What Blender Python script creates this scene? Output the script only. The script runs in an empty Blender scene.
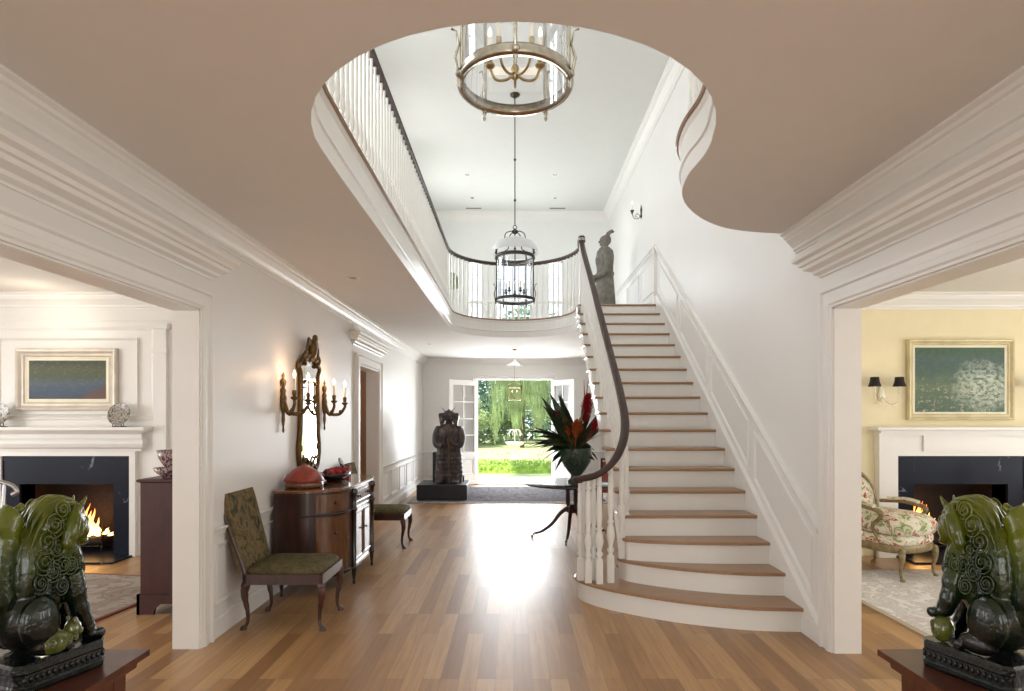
import bpy, bmesh, math, random
from mathutils import Vector, Matrix, noise
random.seed(7)
PI = math.pi
scene = bpy.context.scene
C = scene.collection
rnd = random.uniform

# ---------------------------------------------------------------- helpers
def catmull(pts, n=8, closed=False):
    pts = [Vector(p) for p in pts]
    out = []
    m = len(pts)
    rng = range(m) if closed else range(m - 1)
    for i in rng:
        p0 = pts[(i - 1) % m] if (closed or i > 0) else pts[0] * 2 - pts[1]
        p1 = pts[i]; p2 = pts[(i + 1) % m]
        p3 = pts[(i + 2) % m] if (closed or i + 2 < m) else pts[-1] * 2 - pts[-2]
        for k in range(n):
            t = k / n
            out.append(0.5 * ((2 * p1) + (-p0 + p2) * t + (2 * p0 - 5 * p1 + 4 * p2 - p3) * t * t + (-p0 + 3 * p1 - 3 * p2 + p3) * t ** 3))
    if not closed: out.append(pts[-1])
    return out

class MB:
    def __init__(s): s.v = []; s.f = []; s.sm = []
    def add(s, vs, fs, smooth=False, M=None):
        o = len(s.v)
        s.v += [(M @ Vector(v)) if M else Vector(v) for v in vs]
        s.f += [tuple(i + o for i in f) for f in fs]
        s.sm += [smooth] * len(fs)
        return s
    def box(s, x0, x1, y0, y1, z0, z1, M=None, ch=0.0):
        if ch <= 0:
            vs = [(x0, y0, z0), (x1, y0, z0), (x1, y1, z0), (x0, y1, z0), (x0, y0, z1), (x1, y0, z1), (x1, y1, z1), (x0, y1, z1)]
            fs = [(0, 3, 2, 1), (4, 5, 6, 7), (0, 1, 5, 4), (1, 2, 6, 5), (2, 3, 7, 6), (3, 0, 4, 7)]
            return s.add(vs, fs, False, M)
        c = ch
        def ring(z, i): return [(x0 + i, y0 + i, z), (x1 - i, y0 + i, z), (x1 - i, y1 - i, z), (x0 + i, y1 - i, z)]
        return s.loft([ring(z0, c), ring(z0 + c, 0), ring(z1 - c, 0), ring(z1, c)], M=M, smooth=False)
    def loft(s, rings, closed=True, caps=True, M=None, smooth=True):
        n = len(rings[0]); vs = [v for r in rings for v in r]; fs = []
        for i in range(len(rings) - 1):
            for j in range(n if closed else n - 1):
                a = i * n + j; b = i * n + (j + 1) % n
                fs.append((a, b, b + n, a + n))
        s.add(vs, fs, smooth, M)
        if caps and closed:
            s.add(rings[0], [tuple(range(n - 1, -1, -1))], False, M)
            s.add(rings[-1], [tuple(range(n))], False, M)
        return s
    def lathe(s, prof, c=(0, 0, 0), seg=16, sq=(1, 1), M=None, smooth=True, caps=True):
        rings = [[(c[0] + r * sq[0] * math.cos(2 * PI * k / seg), c[1] + r * sq[1] * math.sin(2 * PI * k / seg), c[2] + z) for k in range(seg)] for r, z in prof]
        return s.loft(rings, M=M, smooth=smooth, caps=caps)
    def prism(s, poly, z0, z1, M=None, smooth=False):
        return s.loft([[(x, y, z0) for x, y in poly], [(x, y, z1) for x, y in poly]], M=M, smooth=smooth)
    def prism_x(s, poly, x0, x1, M=None):      # poly in (y,z)
        return s.loft([[(x0, y, z) for y, z in poly], [(x1, y, z) for y, z in poly]], M=M, smooth=False)
    def prism_y(s, poly, y0, y1, M=None):      # poly in (x,z)
        return s.loft([[(x, y0, z) for x, z in poly], [(x, y1, z) for x, z in poly]], M=M, smooth=False)
    def tube(s, pts, r, seg=8, M=None, sq=1.0, smooth=True, closed=False):
        pts = [Vector(p) for p in pts]; n = len(pts)
        rs = r if isinstance(r, (list, tuple)) else [r] * n
        if len(rs) != n:
            rs = [rs[0] + (rs[-1] - rs[0]) * i / (n - 1) for i in range(n)] if len(rs) == 2 else [rs[min(len(rs) - 1, int(i * len(rs) / n))] for i in range(n)]
        up = None; rings = []
        for i, p in enumerate(pts):
            if closed: t = pts[(i + 1) % n] - pts[i - 1]
            else: t = pts[min(i + 1, n - 1)] - pts[max(i - 1, 0)]
            if t.length < 1e-9: t = Vector((0, 0, 1))
            t.normalize()
            if up is None:
                up = Vector((0, 0, 1)) if abs(t.z) < .9 else Vector((0, 1, 0))
            up = (up - t * up.dot(t))
            if up.length < 1e-6: up = t.orthogonal()
            up.normalize()
            sd = t.cross(up)
            rings.append([p + (sd * math.cos(2 * PI * k / seg) + up * sq * math.sin(2 * PI * k / seg)) * rs[i] for k in range(seg)])
        if closed: rings.append(rings[0])
        return s.loft(rings, M=M, smooth=smooth, caps=not closed)
    def ell(s, c, r, rot=None, seg=14, rg=9, M=None):
        if not hasattr(r, '__len__'): r = (r, r, r)
        R = rot if rot is not None else Matrix.Identity(3)
        c = Vector(c); rings = []
        for i in range(rg + 1):
            a = -PI / 2 + PI * i / rg; a = max(-PI / 2 + .04, min(PI / 2 - .04, a))
            rings.append([c + R @ Vector((r[0] * math.cos(a) * math.cos(2 * PI * k / seg), r[1] * math.cos(a) * math.sin(2 * PI * k / seg), r[2] * math.sin(a))) for k in range(seg)])
        return s.loft(rings, M=M)
    def sweep(s, path, prof, side=1, closed=False, smooth=False, caps=True, M=None, up=(0, 0, 1)):
        # prof: list of (u outwards, v upwards), closed polygon; path in 3-D, mitred in plan
        P = [Vector(p) for p in path]; n = len(P); up = Vector(up)
        rings = []
        for i in range(n):
            if closed: a = P[i] - P[i - 1]; b = P[(i + 1) % n] - P[i]
            else:
                a = P[i] - P[i - 1] if i > 0 else P[1] - P[0]
                b = P[i + 1] - P[i] if i < n - 1 else a
            a = a - up * a.dot(up); b = b - up * b.dot(up)
            if a.length < 1e-7: a = b
            if b.length < 1e-7: b = a
            a.normalize(); b.normalize()
            na = a.cross(up) * side; nb = b.cross(up) * side
            nn = na + nb
            if nn.length < 1e-6: nn = na.copy()
            nn.normalize()
            k = 1 / max(.35, nn.dot(na))
            rings.append([P[i] + nn * (u * k) + up * v for u, v in prof])
        if closed: rings.append(rings[0])
        return s.loft(rings, smooth=smooth, caps=caps and not closed, M=M)
    def frame2(s, loop, w, t, origin, ax, nrm, base=0.0, axz=(0, 0, 1)):
        # raised moulding frame; loop 2-D (s,z) polygon ccw; ax wall axis, nrm outward
        n = len(loop); o = Vector(origin); ax = Vector(ax); nrm = Vector(nrm); azz = Vector(axz)
        def off(d):
            out = []
            for i in range(n):
                p = Vector(loop[i]); a = (p - Vector(loop[i - 1])).normalized(); b = (Vector(loop[(i + 1) % n]) - p).normalized()
                na = Vector((-a.y, a.x)); nb = Vector((-b.y, b.x)); m = (na + nb).normalized()
                out.append(p + m * (d / max(.3, m.dot(na))))
            return out
        levels = [(0, base), (w * .15, base + t), (w * .5, base + t * .75), (w * .8, base + t * .35), (w, base)]
        rings = []
        for d, h in levels:
            rings.append([o + ax * q[0] + azz * q[1] + nrm * h for q in off(d)])
        return s.loft(rings, caps=False, smooth=False)
    def mesh(s, name):
        me = bpy.data.meshes.new(name)
        me.from_pydata([tuple(v) for v in s.v], [], s.f)
        me.polygons.foreach_set('use_smooth', s.sm)
        bm = bmesh.new(); bm.from_mesh(me)
        bmesh.ops.recalc_face_normals(bm, faces=bm.faces)
        bm.to_mesh(me); bm.free()
        me.update(); return me
    def build(s, name, m, parent=None, world=False, label=None):
        me = s.mesh(name)
        o = bpy.data.objects.new(name, me); C.objects.link(o)
        if m: me.materials.append(m)
        if parent:
            o.parent = parent
            if world:
                q = parent; off = Vector((0, 0, 0))
                while q: off += q.location; q = q.parent
                o.location = -off
        if label: o['label'] = label
        return o

def tag(o, label=None, cat=None, group=None, kind=None):
    if label: o['label'] = label
    if cat: o['category'] = cat
    if group: o['group'] = group
    if kind: o['kind'] = kind
    return o
def empty(name, loc, rz=0, label=None, cat=None, group=None):
    o = bpy.data.objects.new(name, None); C.objects.link(o)
    o.location = loc; o.rotation_euler = (0, 0, rz); o.empty_display_size = .1
    return tag(o, label, cat, group)
def struct(name, mb, m):
    o = mb.build(name, m); o['kind'] = 'structure'; return o
def copy_tree(o, parent=None):
    c = o.copy(); C.objects.link(c); c.parent = parent
    for ch in list(o.children): copy_tree(ch, c)
    return c
def dup(root, loc, rz, label, group=None):
    c = copy_tree(root); c.location = loc; c.rotation_euler = (0, 0, rz); c['label'] = label
    if group: c['group'] = group
    return c

# ---------------------------------------------------------------- materials
def new_mat(name):
    m = bpy.data.materials.new(name); m.use_nodes = True
    nt = m.node_tree; b = nt.nodes['Principled BSDF']
    return m, nt, b
def N(nt, t, **kw):
    n = nt.nodes.new(t)
    for k, v in kw.items():
        if k in n.inputs: n.inputs[k].default_value = v
        else: setattr(n, k, v)
    return n
def plain(name, col, rough=.5, metal=0, coat=0, var=.06, scale=6, bump=0, bscale=60, coatr=.1, spec=None, sheen=0):
    m, nt, b = new_mat(name)
    L = nt.links
    tc = N(nt, 'ShaderNodeTexCoord'); nz = N(nt, 'ShaderNodeTexNoise'); nz.inputs['Scale'].default_value = scale; nz.inputs['Detail'].default_value = 4
    L.new(tc.outputs['Object'], nz.inputs['Vector'])
    r = N(nt, 'ShaderNodeValToRGB')
    r.color_ramp.elements[0].position = .3; r.color_ramp.elements[1].position = .7
    r.color_ramp.elements[0].color = (*[max(0, c * (1 - var)) for c in col], 1)
    r.color_ramp.elements[1].color = (*[min(1, c * (1 + var)) for c in col], 1)
    L.new(nz.outputs['Fac'], r.inputs['Fac']); L.new(r.outputs['Color'], b.inputs['Base Color'])
    b.inputs['Roughness'].default_value = rough; b.inputs['Metallic'].default_value = metal
    b.inputs['Coat Weight'].default_value = coat; b.inputs['Coat Roughness'].default_value = coatr
    if spec is not None: b.inputs['Specular IOR Level'].default_value = spec
    if sheen: b.inputs['Sheen Weight'].default_value = sheen
    if bump:
        n2 = N(nt, 'ShaderNodeTexNoise'); n2.inputs['Scale'].default_value = bscale
        L.new(tc.outputs['Object'], n2.inputs['Vector'])
        bp = N(nt, 'ShaderNodeBump'); bp.inputs['Strength'].default_value = bump; bp.inputs['Distance'].default_value = .01
        L.new(n2.outputs['Fac'], bp.inputs['Height']); L.new(bp.outputs['Normal'], b.inputs['Normal'])
    return m
def ramp(nt, stops):
    r = N(nt, 'ShaderNodeValToRGB'); e = r.color_ramp.elements
    while len(e) < len(stops): e.new(.5)
    for i, (p, c) in enumerate(stops): e[i].position = p; e[i].color = (*c, 1)
    return r
def wood(name, c1, c2, rough=.35, coat=.3, scale=(2, 30, 30), bump=.05):
    m, nt, b = new_mat(name); L = nt.links
    tc = N(nt, 'ShaderNodeTexCoord'); mp = N(nt, 'ShaderNodeMapping'); mp.inputs['Scale'].default_value = scale
    nz = N(nt, 'ShaderNodeTexNoise'); nz.inputs['Scale'].default_value = 1.5; nz.inputs['Detail'].default_value = 6; nz.inputs['Distortion'].default_value = .6
    L.new(tc.outputs['Object'], mp.inputs['Vector']); L.new(mp.outputs['Vector'], nz.inputs['Vector'])
    r = ramp(nt, [(.3, c1), (.7, c2)]); L.new(nz.outputs['Fac'], r.inputs['Fac']); L.new(r.outputs['Color'], b.inputs['Base Color'])
    b.inputs['Roughness'].default_value = rough; b.inputs['Coat Weight'].default_value = coat; b.inputs['Coat Roughness'].default_value = .08
    return m
def fabric(name, stops, scale=20, rough=.9, kind='voronoi', bump=.3):
    m, nt, b = new_mat(name); L = nt.links
    tc = N(nt, 'ShaderNodeTexCoord')
    nz = N(nt, 'ShaderNodeTexNoise'); nz.inputs['Scale'].default_value = scale; nz.inputs['Detail'].default_value = 3; nz.inputs['Distortion'].default_value = 1.2
    L.new(tc.outputs['Object'], nz.inputs['Vector'])
    r = ramp(nt, stops); r.color_ramp.interpolation = 'CONSTANT' if kind == 'hard' else 'LINEAR'
    L.new(nz.outputs['Fac'], r.inputs['Fac']); L.new(r.outputs['Color'], b.inputs['Base Color'])
    b.inputs['Roughness'].default_value = rough; b.inputs['Specular IOR Level'].default_value = .2
    n2 = N(nt, 'ShaderNodeTexNoise'); n2.inputs['Scale'].default_value = 300
    L.new(tc.outputs['Object'], n2.inputs['Vector'])
    bp = N(nt, 'ShaderNodeBump'); bp.inputs['Strength'].default_value = bump; bp.inputs['Distance'].default_value = .004
    L.new(n2.outputs['Fac'], bp.inputs['Height']); L.new(bp.outputs['Normal'], b.inputs['Normal'])
    return m
def emis(name, col, st):
    m, nt, b = new_mat(name)
    b.inputs['Base Color'].default_value = (*col, 1); b.inputs['Emission Color'].default_value = (*col, 1); b.inputs['Emission Strength'].default_value = st
    return m
def glass_mat(name, col=(1, 1, 1), refl=.12, rough=.02, milky=0):
    m = bpy.data.materials.new(name); m.use_nodes = True; nt = m.node_tree; nt.nodes.clear(); L = nt.links
    out = N(nt, 'ShaderNodeOutputMaterial'); tr = N(nt, 'ShaderNodeBsdfTransparent'); tr.inputs[0].default_value = (*col, 1)
    gl = N(nt, 'ShaderNodeBsdfGlossy'); gl.inputs['Roughness'].default_value = rough
    fr = N(nt, 'ShaderNodeLayerWeight'); fr.inputs['Blend'].default_value = refl
    mx = N(nt, 'ShaderNodeMixShader'); L.new(fr.outputs['Facing'], mx.inputs['Fac']); L.new(tr.outputs[0], mx.inputs[1]); L.new(gl.outputs[0], mx.inputs[2])
    last = mx.outputs[0]
    if milky:
        df = N(nt, 'ShaderNodeBsdfTranslucent'); df.inputs[0].default_value = (.95, .97, 1, 1); d2 = N(nt, 'ShaderNodeBsdfDiffuse'); d2.inputs[0].default_value = (.95, .97, 1, 1)
        m1 = N(nt, 'ShaderNodeMixShader'); L.new(df.outputs[0], m1.inputs[1]); L.new(d2.outputs[0], m1.inputs[2])
        m2 = N(nt, 'ShaderNodeMixShader'); m2.inputs[0].default_value = milky; L.new(last, m2.inputs[1]); L.new(m1.outputs[0], m2.inputs[2]); last = m2.outputs[0]
    L.new(last, out.inputs['Surface']); return m

M = {}
M['ceil'] = plain('ceiling_paint', (.78, .755, .72), .8, var=.01)
M['wall'] = plain('wall_plaster', (.80, .785, .755), .45, var=.015, scale=1.5, bump=.04, bscale=25)
M['wallup'] = plain('upper_plaster', (.80, .81, .79), .6, var=.01)
M['ceilup'] = plain('upper_ceiling_paint', (.74, .75, .72), .8, var=.01)
M['trim'] = plain('white_trim_paint', (.83, .815, .78), .35, var=.01)
M['stairw'] = plain('white_stair_paint', (.84, .83, .79), .35, var=.01)
M['yellow'] = plain('pale_yellow_wall', (.84, .75, .50), .6, var=.02)
M['tan'] = plain('tan_wall', (.38, .25, .16), .7, var=.03)
M['brownrail'] = wood('rail_mahogany', (.028, .011, .007), (.06, .023, .014), .5, .08, (12, 12, 12))
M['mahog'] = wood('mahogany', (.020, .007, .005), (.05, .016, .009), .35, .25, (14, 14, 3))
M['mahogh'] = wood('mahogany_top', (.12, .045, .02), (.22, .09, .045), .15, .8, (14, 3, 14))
M['mahogd'] = wood('dark_mahogany', (.042, .010, .009), (.068, .018, .014), .45, .08, (9, 9, 3))
M['walnut'] = wood('chair_walnut', (.028, .008, .006), (.07, .020, .014), .3, .4, (20, 20, 6))
M['satin'] = wood('satinwood_panel', (.09, .034, .012), (.16, .065, .026), .22, .6, (14, 14, 3))
M['ebony'] = plain('ebony', (.012, .009, .008), .2, coat=.6)
M['oak'] = wood('oak_tread', (.29, .155, .075), (.39, .22, .11), .32, .2, (3, 40, 40))
M['oakn'] = wood('oak_nosing', (.30, .17, .10), (.36, .21, .13), .4, .2, (3, 40, 40))
M['redwood'] = wood('table_cherry', (.055, .014, .007), (.11, .03, .014), .3, .2, (3, 12, 12))
M['brass'] = plain('aged_brass', (.42, .32, .17), .3, metal=1, var=.25, scale=30)
M['silver'] = plain('antique_pewter', (.42, .37, .30), .22, metal=1, var=.2, scale=30)
M['bronze'] = plain('dark_bronze', (.055, .047, .04), .35, metal=.9, var=.3, scale=40)
M['gilt'] = plain('gilt', (.15, .088, .03), .45, metal=.7, var=.5, scale=60, bump=.5, bscale=80)
M['giltdark'] = plain('dark_gilt', (.13, .075, .03), .45, metal=.6, var=.5, scale=60)
M['wax'] = plain('candle_wax', (.9, .82, .66), .5, var=.02)
M['bulb'] = emis('bulb_glow', (1, .78, .48), 9)
M['flame'] = emis('candle_bulb', (1, .74, .48), 3)
M['glass'] = glass_mat('clear_glass')
M['lglass'] = glass_mat('lantern_glass', (.97, .98, 1), .3)
M['milk'] = glass_mat('smoke_bell_glass', (1, 1, 1), .3, .3, .45)
M['mirror'] = plain('mirror_silver', (.9, .9, .88), .02, metal=1, var=0)
M['slate'] = plain('plinth_black', (.012, .013, .018), .45, var=.2)
M['charcoal'] = plain('firebox_brick', (.018, .009, .007), .8, var=.3, scale=12, bump=.5)
M['iron'] = plain('black_iron', (.015, .014, .014), .5, metal=.4)
M['steel'] = plain('grey_steel', (.4, .4, .4), .25, metal=.9)
M['log'] = plain('charred_log', (.03, .015, .01), .9, var=.5, scale=25, bump=.8)
M['stonec'] = plain('terracotta_grey', (.17, .155, .13), .8, var=.3, scale=12, bump=.5, bscale=40)
M['linen'] = plain('limestone', (.7, .68, .62), .7)
M['leafd'] = plain('dark_leaf', (.018, .045, .018), .35, var=.5, scale=20)
M['leafb'] = plain('bronze_leaf', (.05, .05, .02), .4, var=.6, scale=15)
M['leafl'] = plain('lime_leaf', (.22, .30, .07), .4, var=.3, scale=15)
M['redfl'] = plain('red_ginger', (.30, .008, .02), .45, var=.5, scale=60)
M['orfl'] = plain('orange_flower', (.40, .09, .02), .5, var=.5, scale=30)
M['vase'] = plain('green_stone_vase', (.045, .075, .055), .3, var=.6, scale=25, coat=.3)
M['redlac'] = plain('red_lacquer', (.26, .028, .014), .35, var=.35, scale=14, coat=.2)
M['redcloth'] = plain('red_cloth', (.30, .012, .018), .8, var=.3, scale=30)
M['redup'] = plain('red_chair_fabric', (.35, .09, .07), .9)
M['needle'] = fabric('needlepoint', [(.30, (.025, .04, .04)), (.42, (.11, .09, .04)), (.52, (.21, .145, .075)), (.62, (.10, .085, .045)), (.72, (.22, .15, .10))], 10)
M['needle2'] = fabric('needlepoint_seat', [(.3, (.055, .05, .022)), (.5, (.10, .085, .038)), (.65, (.14, .11, .055)), (.75, (.09, .05, .03))], 18)
M['floral'] = fabric('floral_fabric', [(.0, (.50, .50, .30)), (.34, (.26, .31, .12)), (.40, (.60, .60, .44)), (.47, (.74, .70, .58)), (.57, (.62, .25, .20)), (.60, (.36, .04, .05)), (.64, (.60, .58, .40)), (.68, (.14, .20, .08))], 8, kind='hard', bump=.1)
M['giltwood'] = plain('painted_giltwood', (.26, .20, .10), .45, var=.35, scale=25, metal=.2)
M['shade'] = plain('black_lamp_shade', (.01, .009, .008), .6)
M['frame1'] = plain('silver_leaf_frame', (.66, .60, .52), .4, metal=.25, var=.1)
M['frame2'] = plain('gold_leaf_frame', (.66, .58, .36), .45, metal=.25, var=.15)
M['frame3'] = plain('pale_gold_liner', (.84, .79, .62), .5, metal=.1)
M['grass'] = plain('lawn', (.50, .55, .26), .9, var=.3, scale=1.5)
M['hedge'] = plain('bright_hedge_leaf', (.30, .46, .08), .6, var=.4, scale=6)
M['paving'] = plain('pale_paving', (.75, .72, .66), .7)
M['bark'] = plain('bark', (.08, .06, .04), .9, bump=.5)
def leafmat(name, col, tr=.5):
    m, nt, b = new_mat(name); L = nt.links
    ob = N(nt, 'ShaderNodeTexCoord'); nz = N(nt, 'ShaderNodeTexNoise'); nz.inputs['Scale'].default_value = 1.2
    L.new(ob.outputs['Object'], nz.inputs['Vector'])
    r = ramp(nt, [(.3, tuple(c * .6 for c in col)), (.7, tuple(min(1, c * 1.4) for c in col))])
    L.new(nz.outputs['Fac'], r.inputs['Fac']); L.new(r.outputs['Color'], b.inputs['Base Color'])
    b.inputs['Roughness'].default_value = .6
    t = N(nt, 'ShaderNodeBsdfTranslucent'); L.new(r.outputs['Color'], t.inputs['Color'])
    mx = N(nt, 'ShaderNodeMixShader'); mx.inputs[0].default_value = tr
    out = nt.nodes['Material Output']; L.new(b.outputs[0], mx.inputs[1]); L.new(t.outputs[0], mx.inputs[2]); L.new(mx.outputs[0], out.inputs['Surface'])
    return m
M['willow'] = leafmat('willow_leaf', (.40, .49, .27))
M['treed'] = leafmat('tree_leaf', (.13, .23, .15), .35)
M['treem'] = leafmat('shrub_leaf', (.30, .40, .20), .4)
M['pink'] = leafmat('pink_petal', (.7, .4, .4))

def floor_mat():
    m, nt, b = new_mat('oak_floor'); L = nt.links
    tc = N(nt, 'ShaderNodeTexCoord'); sp = N(nt, 'ShaderNodeSeparateXYZ'); cb = N(nt, 'ShaderNodeCombineXYZ')
    L.new(tc.outputs['Object'], sp.inputs[0]); L.new(sp.outputs['Y'], cb.inputs['X']); L.new(sp.outputs['X'], cb.inputs['Y'])
    br = N(nt, 'ShaderNodeTexBrick'); br.offset = .37; br.offset_frequency = 3; br.squash = 1
    br.inputs['Color1'].default_value = (.0, .0, .0, 1); br.inputs['Color2'].default_value = (1, 1, 1, 1); br.inputs['Mortar'].default_value = (.5, .5, .5, 1)
    br.inputs['Scale'].default_value = 1; br.inputs['Mortar Size'].default_value = .0012; br.inputs['Mortar Smooth'].default_value = .3
    br.inputs['Brick Width'].default_value = 1.25; br.inputs['Row Height'].default_value = .115; br.inputs['Bias'].default_value = -.1
    L.new(cb.outputs[0], br.inputs['Vector'])
    r = ramp(nt, [(0, (.29, .145, .055)), (.35, (.405, .218, .085)), (.65, (.47, .262, .106)), (1, (.54, .33, .15))])
    L.new(br.outputs['Color'], r.inputs['Fac'])
    mp = N(nt, 'ShaderNodeMapping'); mp.inputs['Scale'].default_value = (2.2, 38, 1)
    L.new(cb.outputs[0], mp.inputs['Vector'])
    nz = N(nt, 'ShaderNodeTexNoise'); nz.inputs['Scale'].default_value = 1; nz.inputs['Detail'].default_value = 6; nz.inputs['Distortion'].default_value = .8
    L.new(mp.outputs[0], nz.inputs['Vector'])
    g = ramp(nt, [(.3, (.80, .80, .80)), (.7, (1.1, 1.1, 1.1))]); L.new(nz.outputs['Fac'], g.inputs['Fac'])
    mx = N(nt, 'ShaderNodeMix', data_type='RGBA', blend_type='MULTIPLY'); mx.inputs['Factor'].default_value = 1
    L.new(r.outputs['Color'], mx.inputs[6]); L.new(g.outputs['Color'], mx.inputs[7])
    m2 = N(nt, 'ShaderNodeMix', data_type='RGBA'); L.new(br.outputs['Fac'], m2.inputs['Factor']); L.new(mx.outputs[2], m2.inputs[6]); m2.inputs[7].default_value = (.16, .09, .05, 1)
    L.new(m2.outputs[2], b.inputs['Base Color'])
    b.inputs['Roughness'].default_value = .42; b.inputs['Coat Weight'].default_value = .40; b.inputs['Coat Roughness'].default_value = .33
    bp = N(nt, 'ShaderNodeBump'); bp.inputs['Strength'].default_value = .12; bp.inputs['Distance'].default_value = .003
    L.new(nz.outputs['Fac'], bp.inputs['Height']); L.new(bp.outputs['Normal'], b.inputs['Normal'])
    return m
M['floor'] = floor_mat()

def marble():
    m, nt, b = new_mat('black_marble'); L = nt.links
    tc = N(nt, 'ShaderNodeTexCoord')
    nz = N(nt, 'ShaderNodeTexNoise'); nz.inputs['Scale'].default_value = 1.6; nz.inputs['Detail'].default_value = 5; nz.inputs['Distortion'].default_value = 1.5
    L.new(tc.outputs['Object'], nz.inputs['Vector'])
    r = ramp(nt, [(.485, (.010, .013, .024)), (.497, (.30, .32, .36)), (.503, (.2, .2, .25)), (.515, (.010, .013, .024))])
    L.new(nz.outputs['Fac'], r.inputs['Fac'])
    n2 = N(nt, 'ShaderNodeTexNoise'); n2.inputs['Scale'].default_value = 2.3; L.new(tc.outputs['Object'], n2.inputs['Vector'])
    r2 = ramp(nt, [(.55, (0, 0, 0)), (.66, (1, 1, 1))]); L.new(n2.outputs['Fac'], r2.inputs['Fac'])
    mx = N(nt, 'ShaderNodeMix', data_type='RGBA'); L.new(r2.outputs['Color'], mx.inputs['Factor']); mx.inputs[6].default_value = (.012, .015, .026, 1); L.new(r.outputs['Color'], mx.inputs[7])
    L.new(mx.outputs[2], b.inputs['Base Color']); b.inputs['Roughness'].default_value = .3; b.inputs['Specular IOR Level'].default_value = .12
    return m
M['marble'] = marble()

def glaze():
    m, nt, b = new_mat('green_glaze'); L = nt.links
    tc = N(nt, 'ShaderNodeTexCoord')
    nz = N(nt, 'ShaderNodeTexNoise'); nz.inputs['Scale'].default_value = 5; nz.inputs['Detail'].default_value = 5
    L.new(tc.outputs['Object'], nz.inputs['Vector'])
    sp = N(nt, 'ShaderNodeSeparateXYZ'); L.new(tc.outputs['Object'], sp.inputs[0])
    # height ramp plus noise: olive at the top, near-black green lower down
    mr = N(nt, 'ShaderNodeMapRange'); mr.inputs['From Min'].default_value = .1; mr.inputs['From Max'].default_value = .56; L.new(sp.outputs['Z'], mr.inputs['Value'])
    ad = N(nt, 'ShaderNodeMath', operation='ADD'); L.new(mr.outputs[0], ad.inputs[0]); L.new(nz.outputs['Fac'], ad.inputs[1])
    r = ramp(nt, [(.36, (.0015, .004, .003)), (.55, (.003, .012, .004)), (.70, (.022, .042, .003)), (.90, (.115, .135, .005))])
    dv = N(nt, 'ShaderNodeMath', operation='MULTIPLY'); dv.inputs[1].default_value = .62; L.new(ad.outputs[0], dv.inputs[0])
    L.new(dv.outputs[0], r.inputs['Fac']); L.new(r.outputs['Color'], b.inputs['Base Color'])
    b.inputs['Roughness'].default_value = .2; b.inputs['Specular IOR Level'].default_value = .35; b.inputs['Coat Weight'].default_value = .45; b.inputs['Coat Roughness'].default_value = .05
    vo = N(nt, 'ShaderNodeTexNoise'); vo.inputs['Scale'].default_value = 55; L.new(tc.outputs['Object'], vo.inputs['Vector'])
    bp = N(nt, 'ShaderNodeBump'); bp.inputs['Strength'].default_value = .5; bp.inputs['Distance'].default_value = .008
    L.new(vo.outputs['Fac'], bp.inputs['Height']); L.new(bp.outputs['Normal'], b.inputs['Normal'])
    return m
M['glaze'] = glaze()
M['glazel'] = plain('olive_glaze', (.08, .095, .012), .2, coat=1, coatr=.05, var=.5, scale=18)

def guard_mat():
    m, nt, b = new_mat('lacquered_armour'); L = nt.links
    tc = N(nt, 'ShaderNodeTexCoord'); nz = N(nt, 'ShaderNodeTexNoise'); nz.inputs['Scale'].default_value = 9; nz.inputs['Detail'].default_value = 4
    L.new(tc.outputs['Object'], nz.inputs['Vector'])
    r = ramp(nt, [(.35, (.018, .016, .020)), (.5, (.045, .035, .035)), (.6, (.10, .06, .05)), (.72, (.17, .14, .10))])
    L.new(nz.outputs['Fac'], r.inputs['Fac']); L.new(r.outputs['Color'], b.inputs['Base Color']); b.inputs['Roughness'].default_value = .5
    return m
M['guard'] = guard_mat()

def rug_mat(name, base, cols, scale, border=None):
    m, nt, b = new_mat(name); L = nt.links
    tc = N(nt, 'ShaderNodeTexCoord')
    nz = N(nt, 'ShaderNodeTexNoise'); nz.inputs['Scale'].default_value = scale; nz.inputs['Detail'].default_value = 4; nz.inputs['Distortion'].default_value = 2
    L.new(tc.outputs['Object'], nz.inputs['Vector'])
    n = len(cols); st = [(.0, base), (.42, base)] + [(.46 + .2 * i / n, c) for i, c in enumerate(cols)] + [(.72, base)]
    r = ramp(nt, st); L.new(nz.outputs['Fac'], r.inputs['Fac']); L.new(r.outputs['Color'], b.inputs['Base Color'])
    b.inputs['Roughness'].default_value = .95; b.inputs['Specular IOR Level'].default_value = .1
    n2 = N(nt, 'ShaderNodeTexNoise'); n2.inputs['Scale'].default_value = 200; L.new(tc.outputs['Object'], n2.inputs['Vector'])
    bp = N(nt, 'ShaderNodeBump'); bp.inputs['Strength'].default_value = .4; bp.inputs['Distance'].default_value = .01
    L.new(n2.outputs['Fac'], bp.inputs['Height']); L.new(bp.outputs['Normal'], b.inputs['Normal'])
    return m
M['rug1'] = rug_mat('grey_foyer_rug', (.10, .092, .10), [(.17, .155, .16), (.06, .055, .065)], 5)
M['rug1b'] = rug_mat('rug_border', (.40, .35, .34), [(.25, .20, .22), (.5, .45, .42)], 8)
M['rug2'] = rug_mat('taupe_rug', (.36, .30, .25), [(.25, .22, .20), (.45, .39, .33)], 3)
M['rug2b'] = plain('rust_rug_edge', (.22, .06, .045), .9)
M['rug3'] = rug_mat('ivory_rug', (.82, .82, .80), [(.56, .54, .52), (.76, .75, .74), (.62, .56, .55)], 4.5)
M['rug3b'] = plain('beige_rug_edge', (.5, .42, .32), .9)

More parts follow.
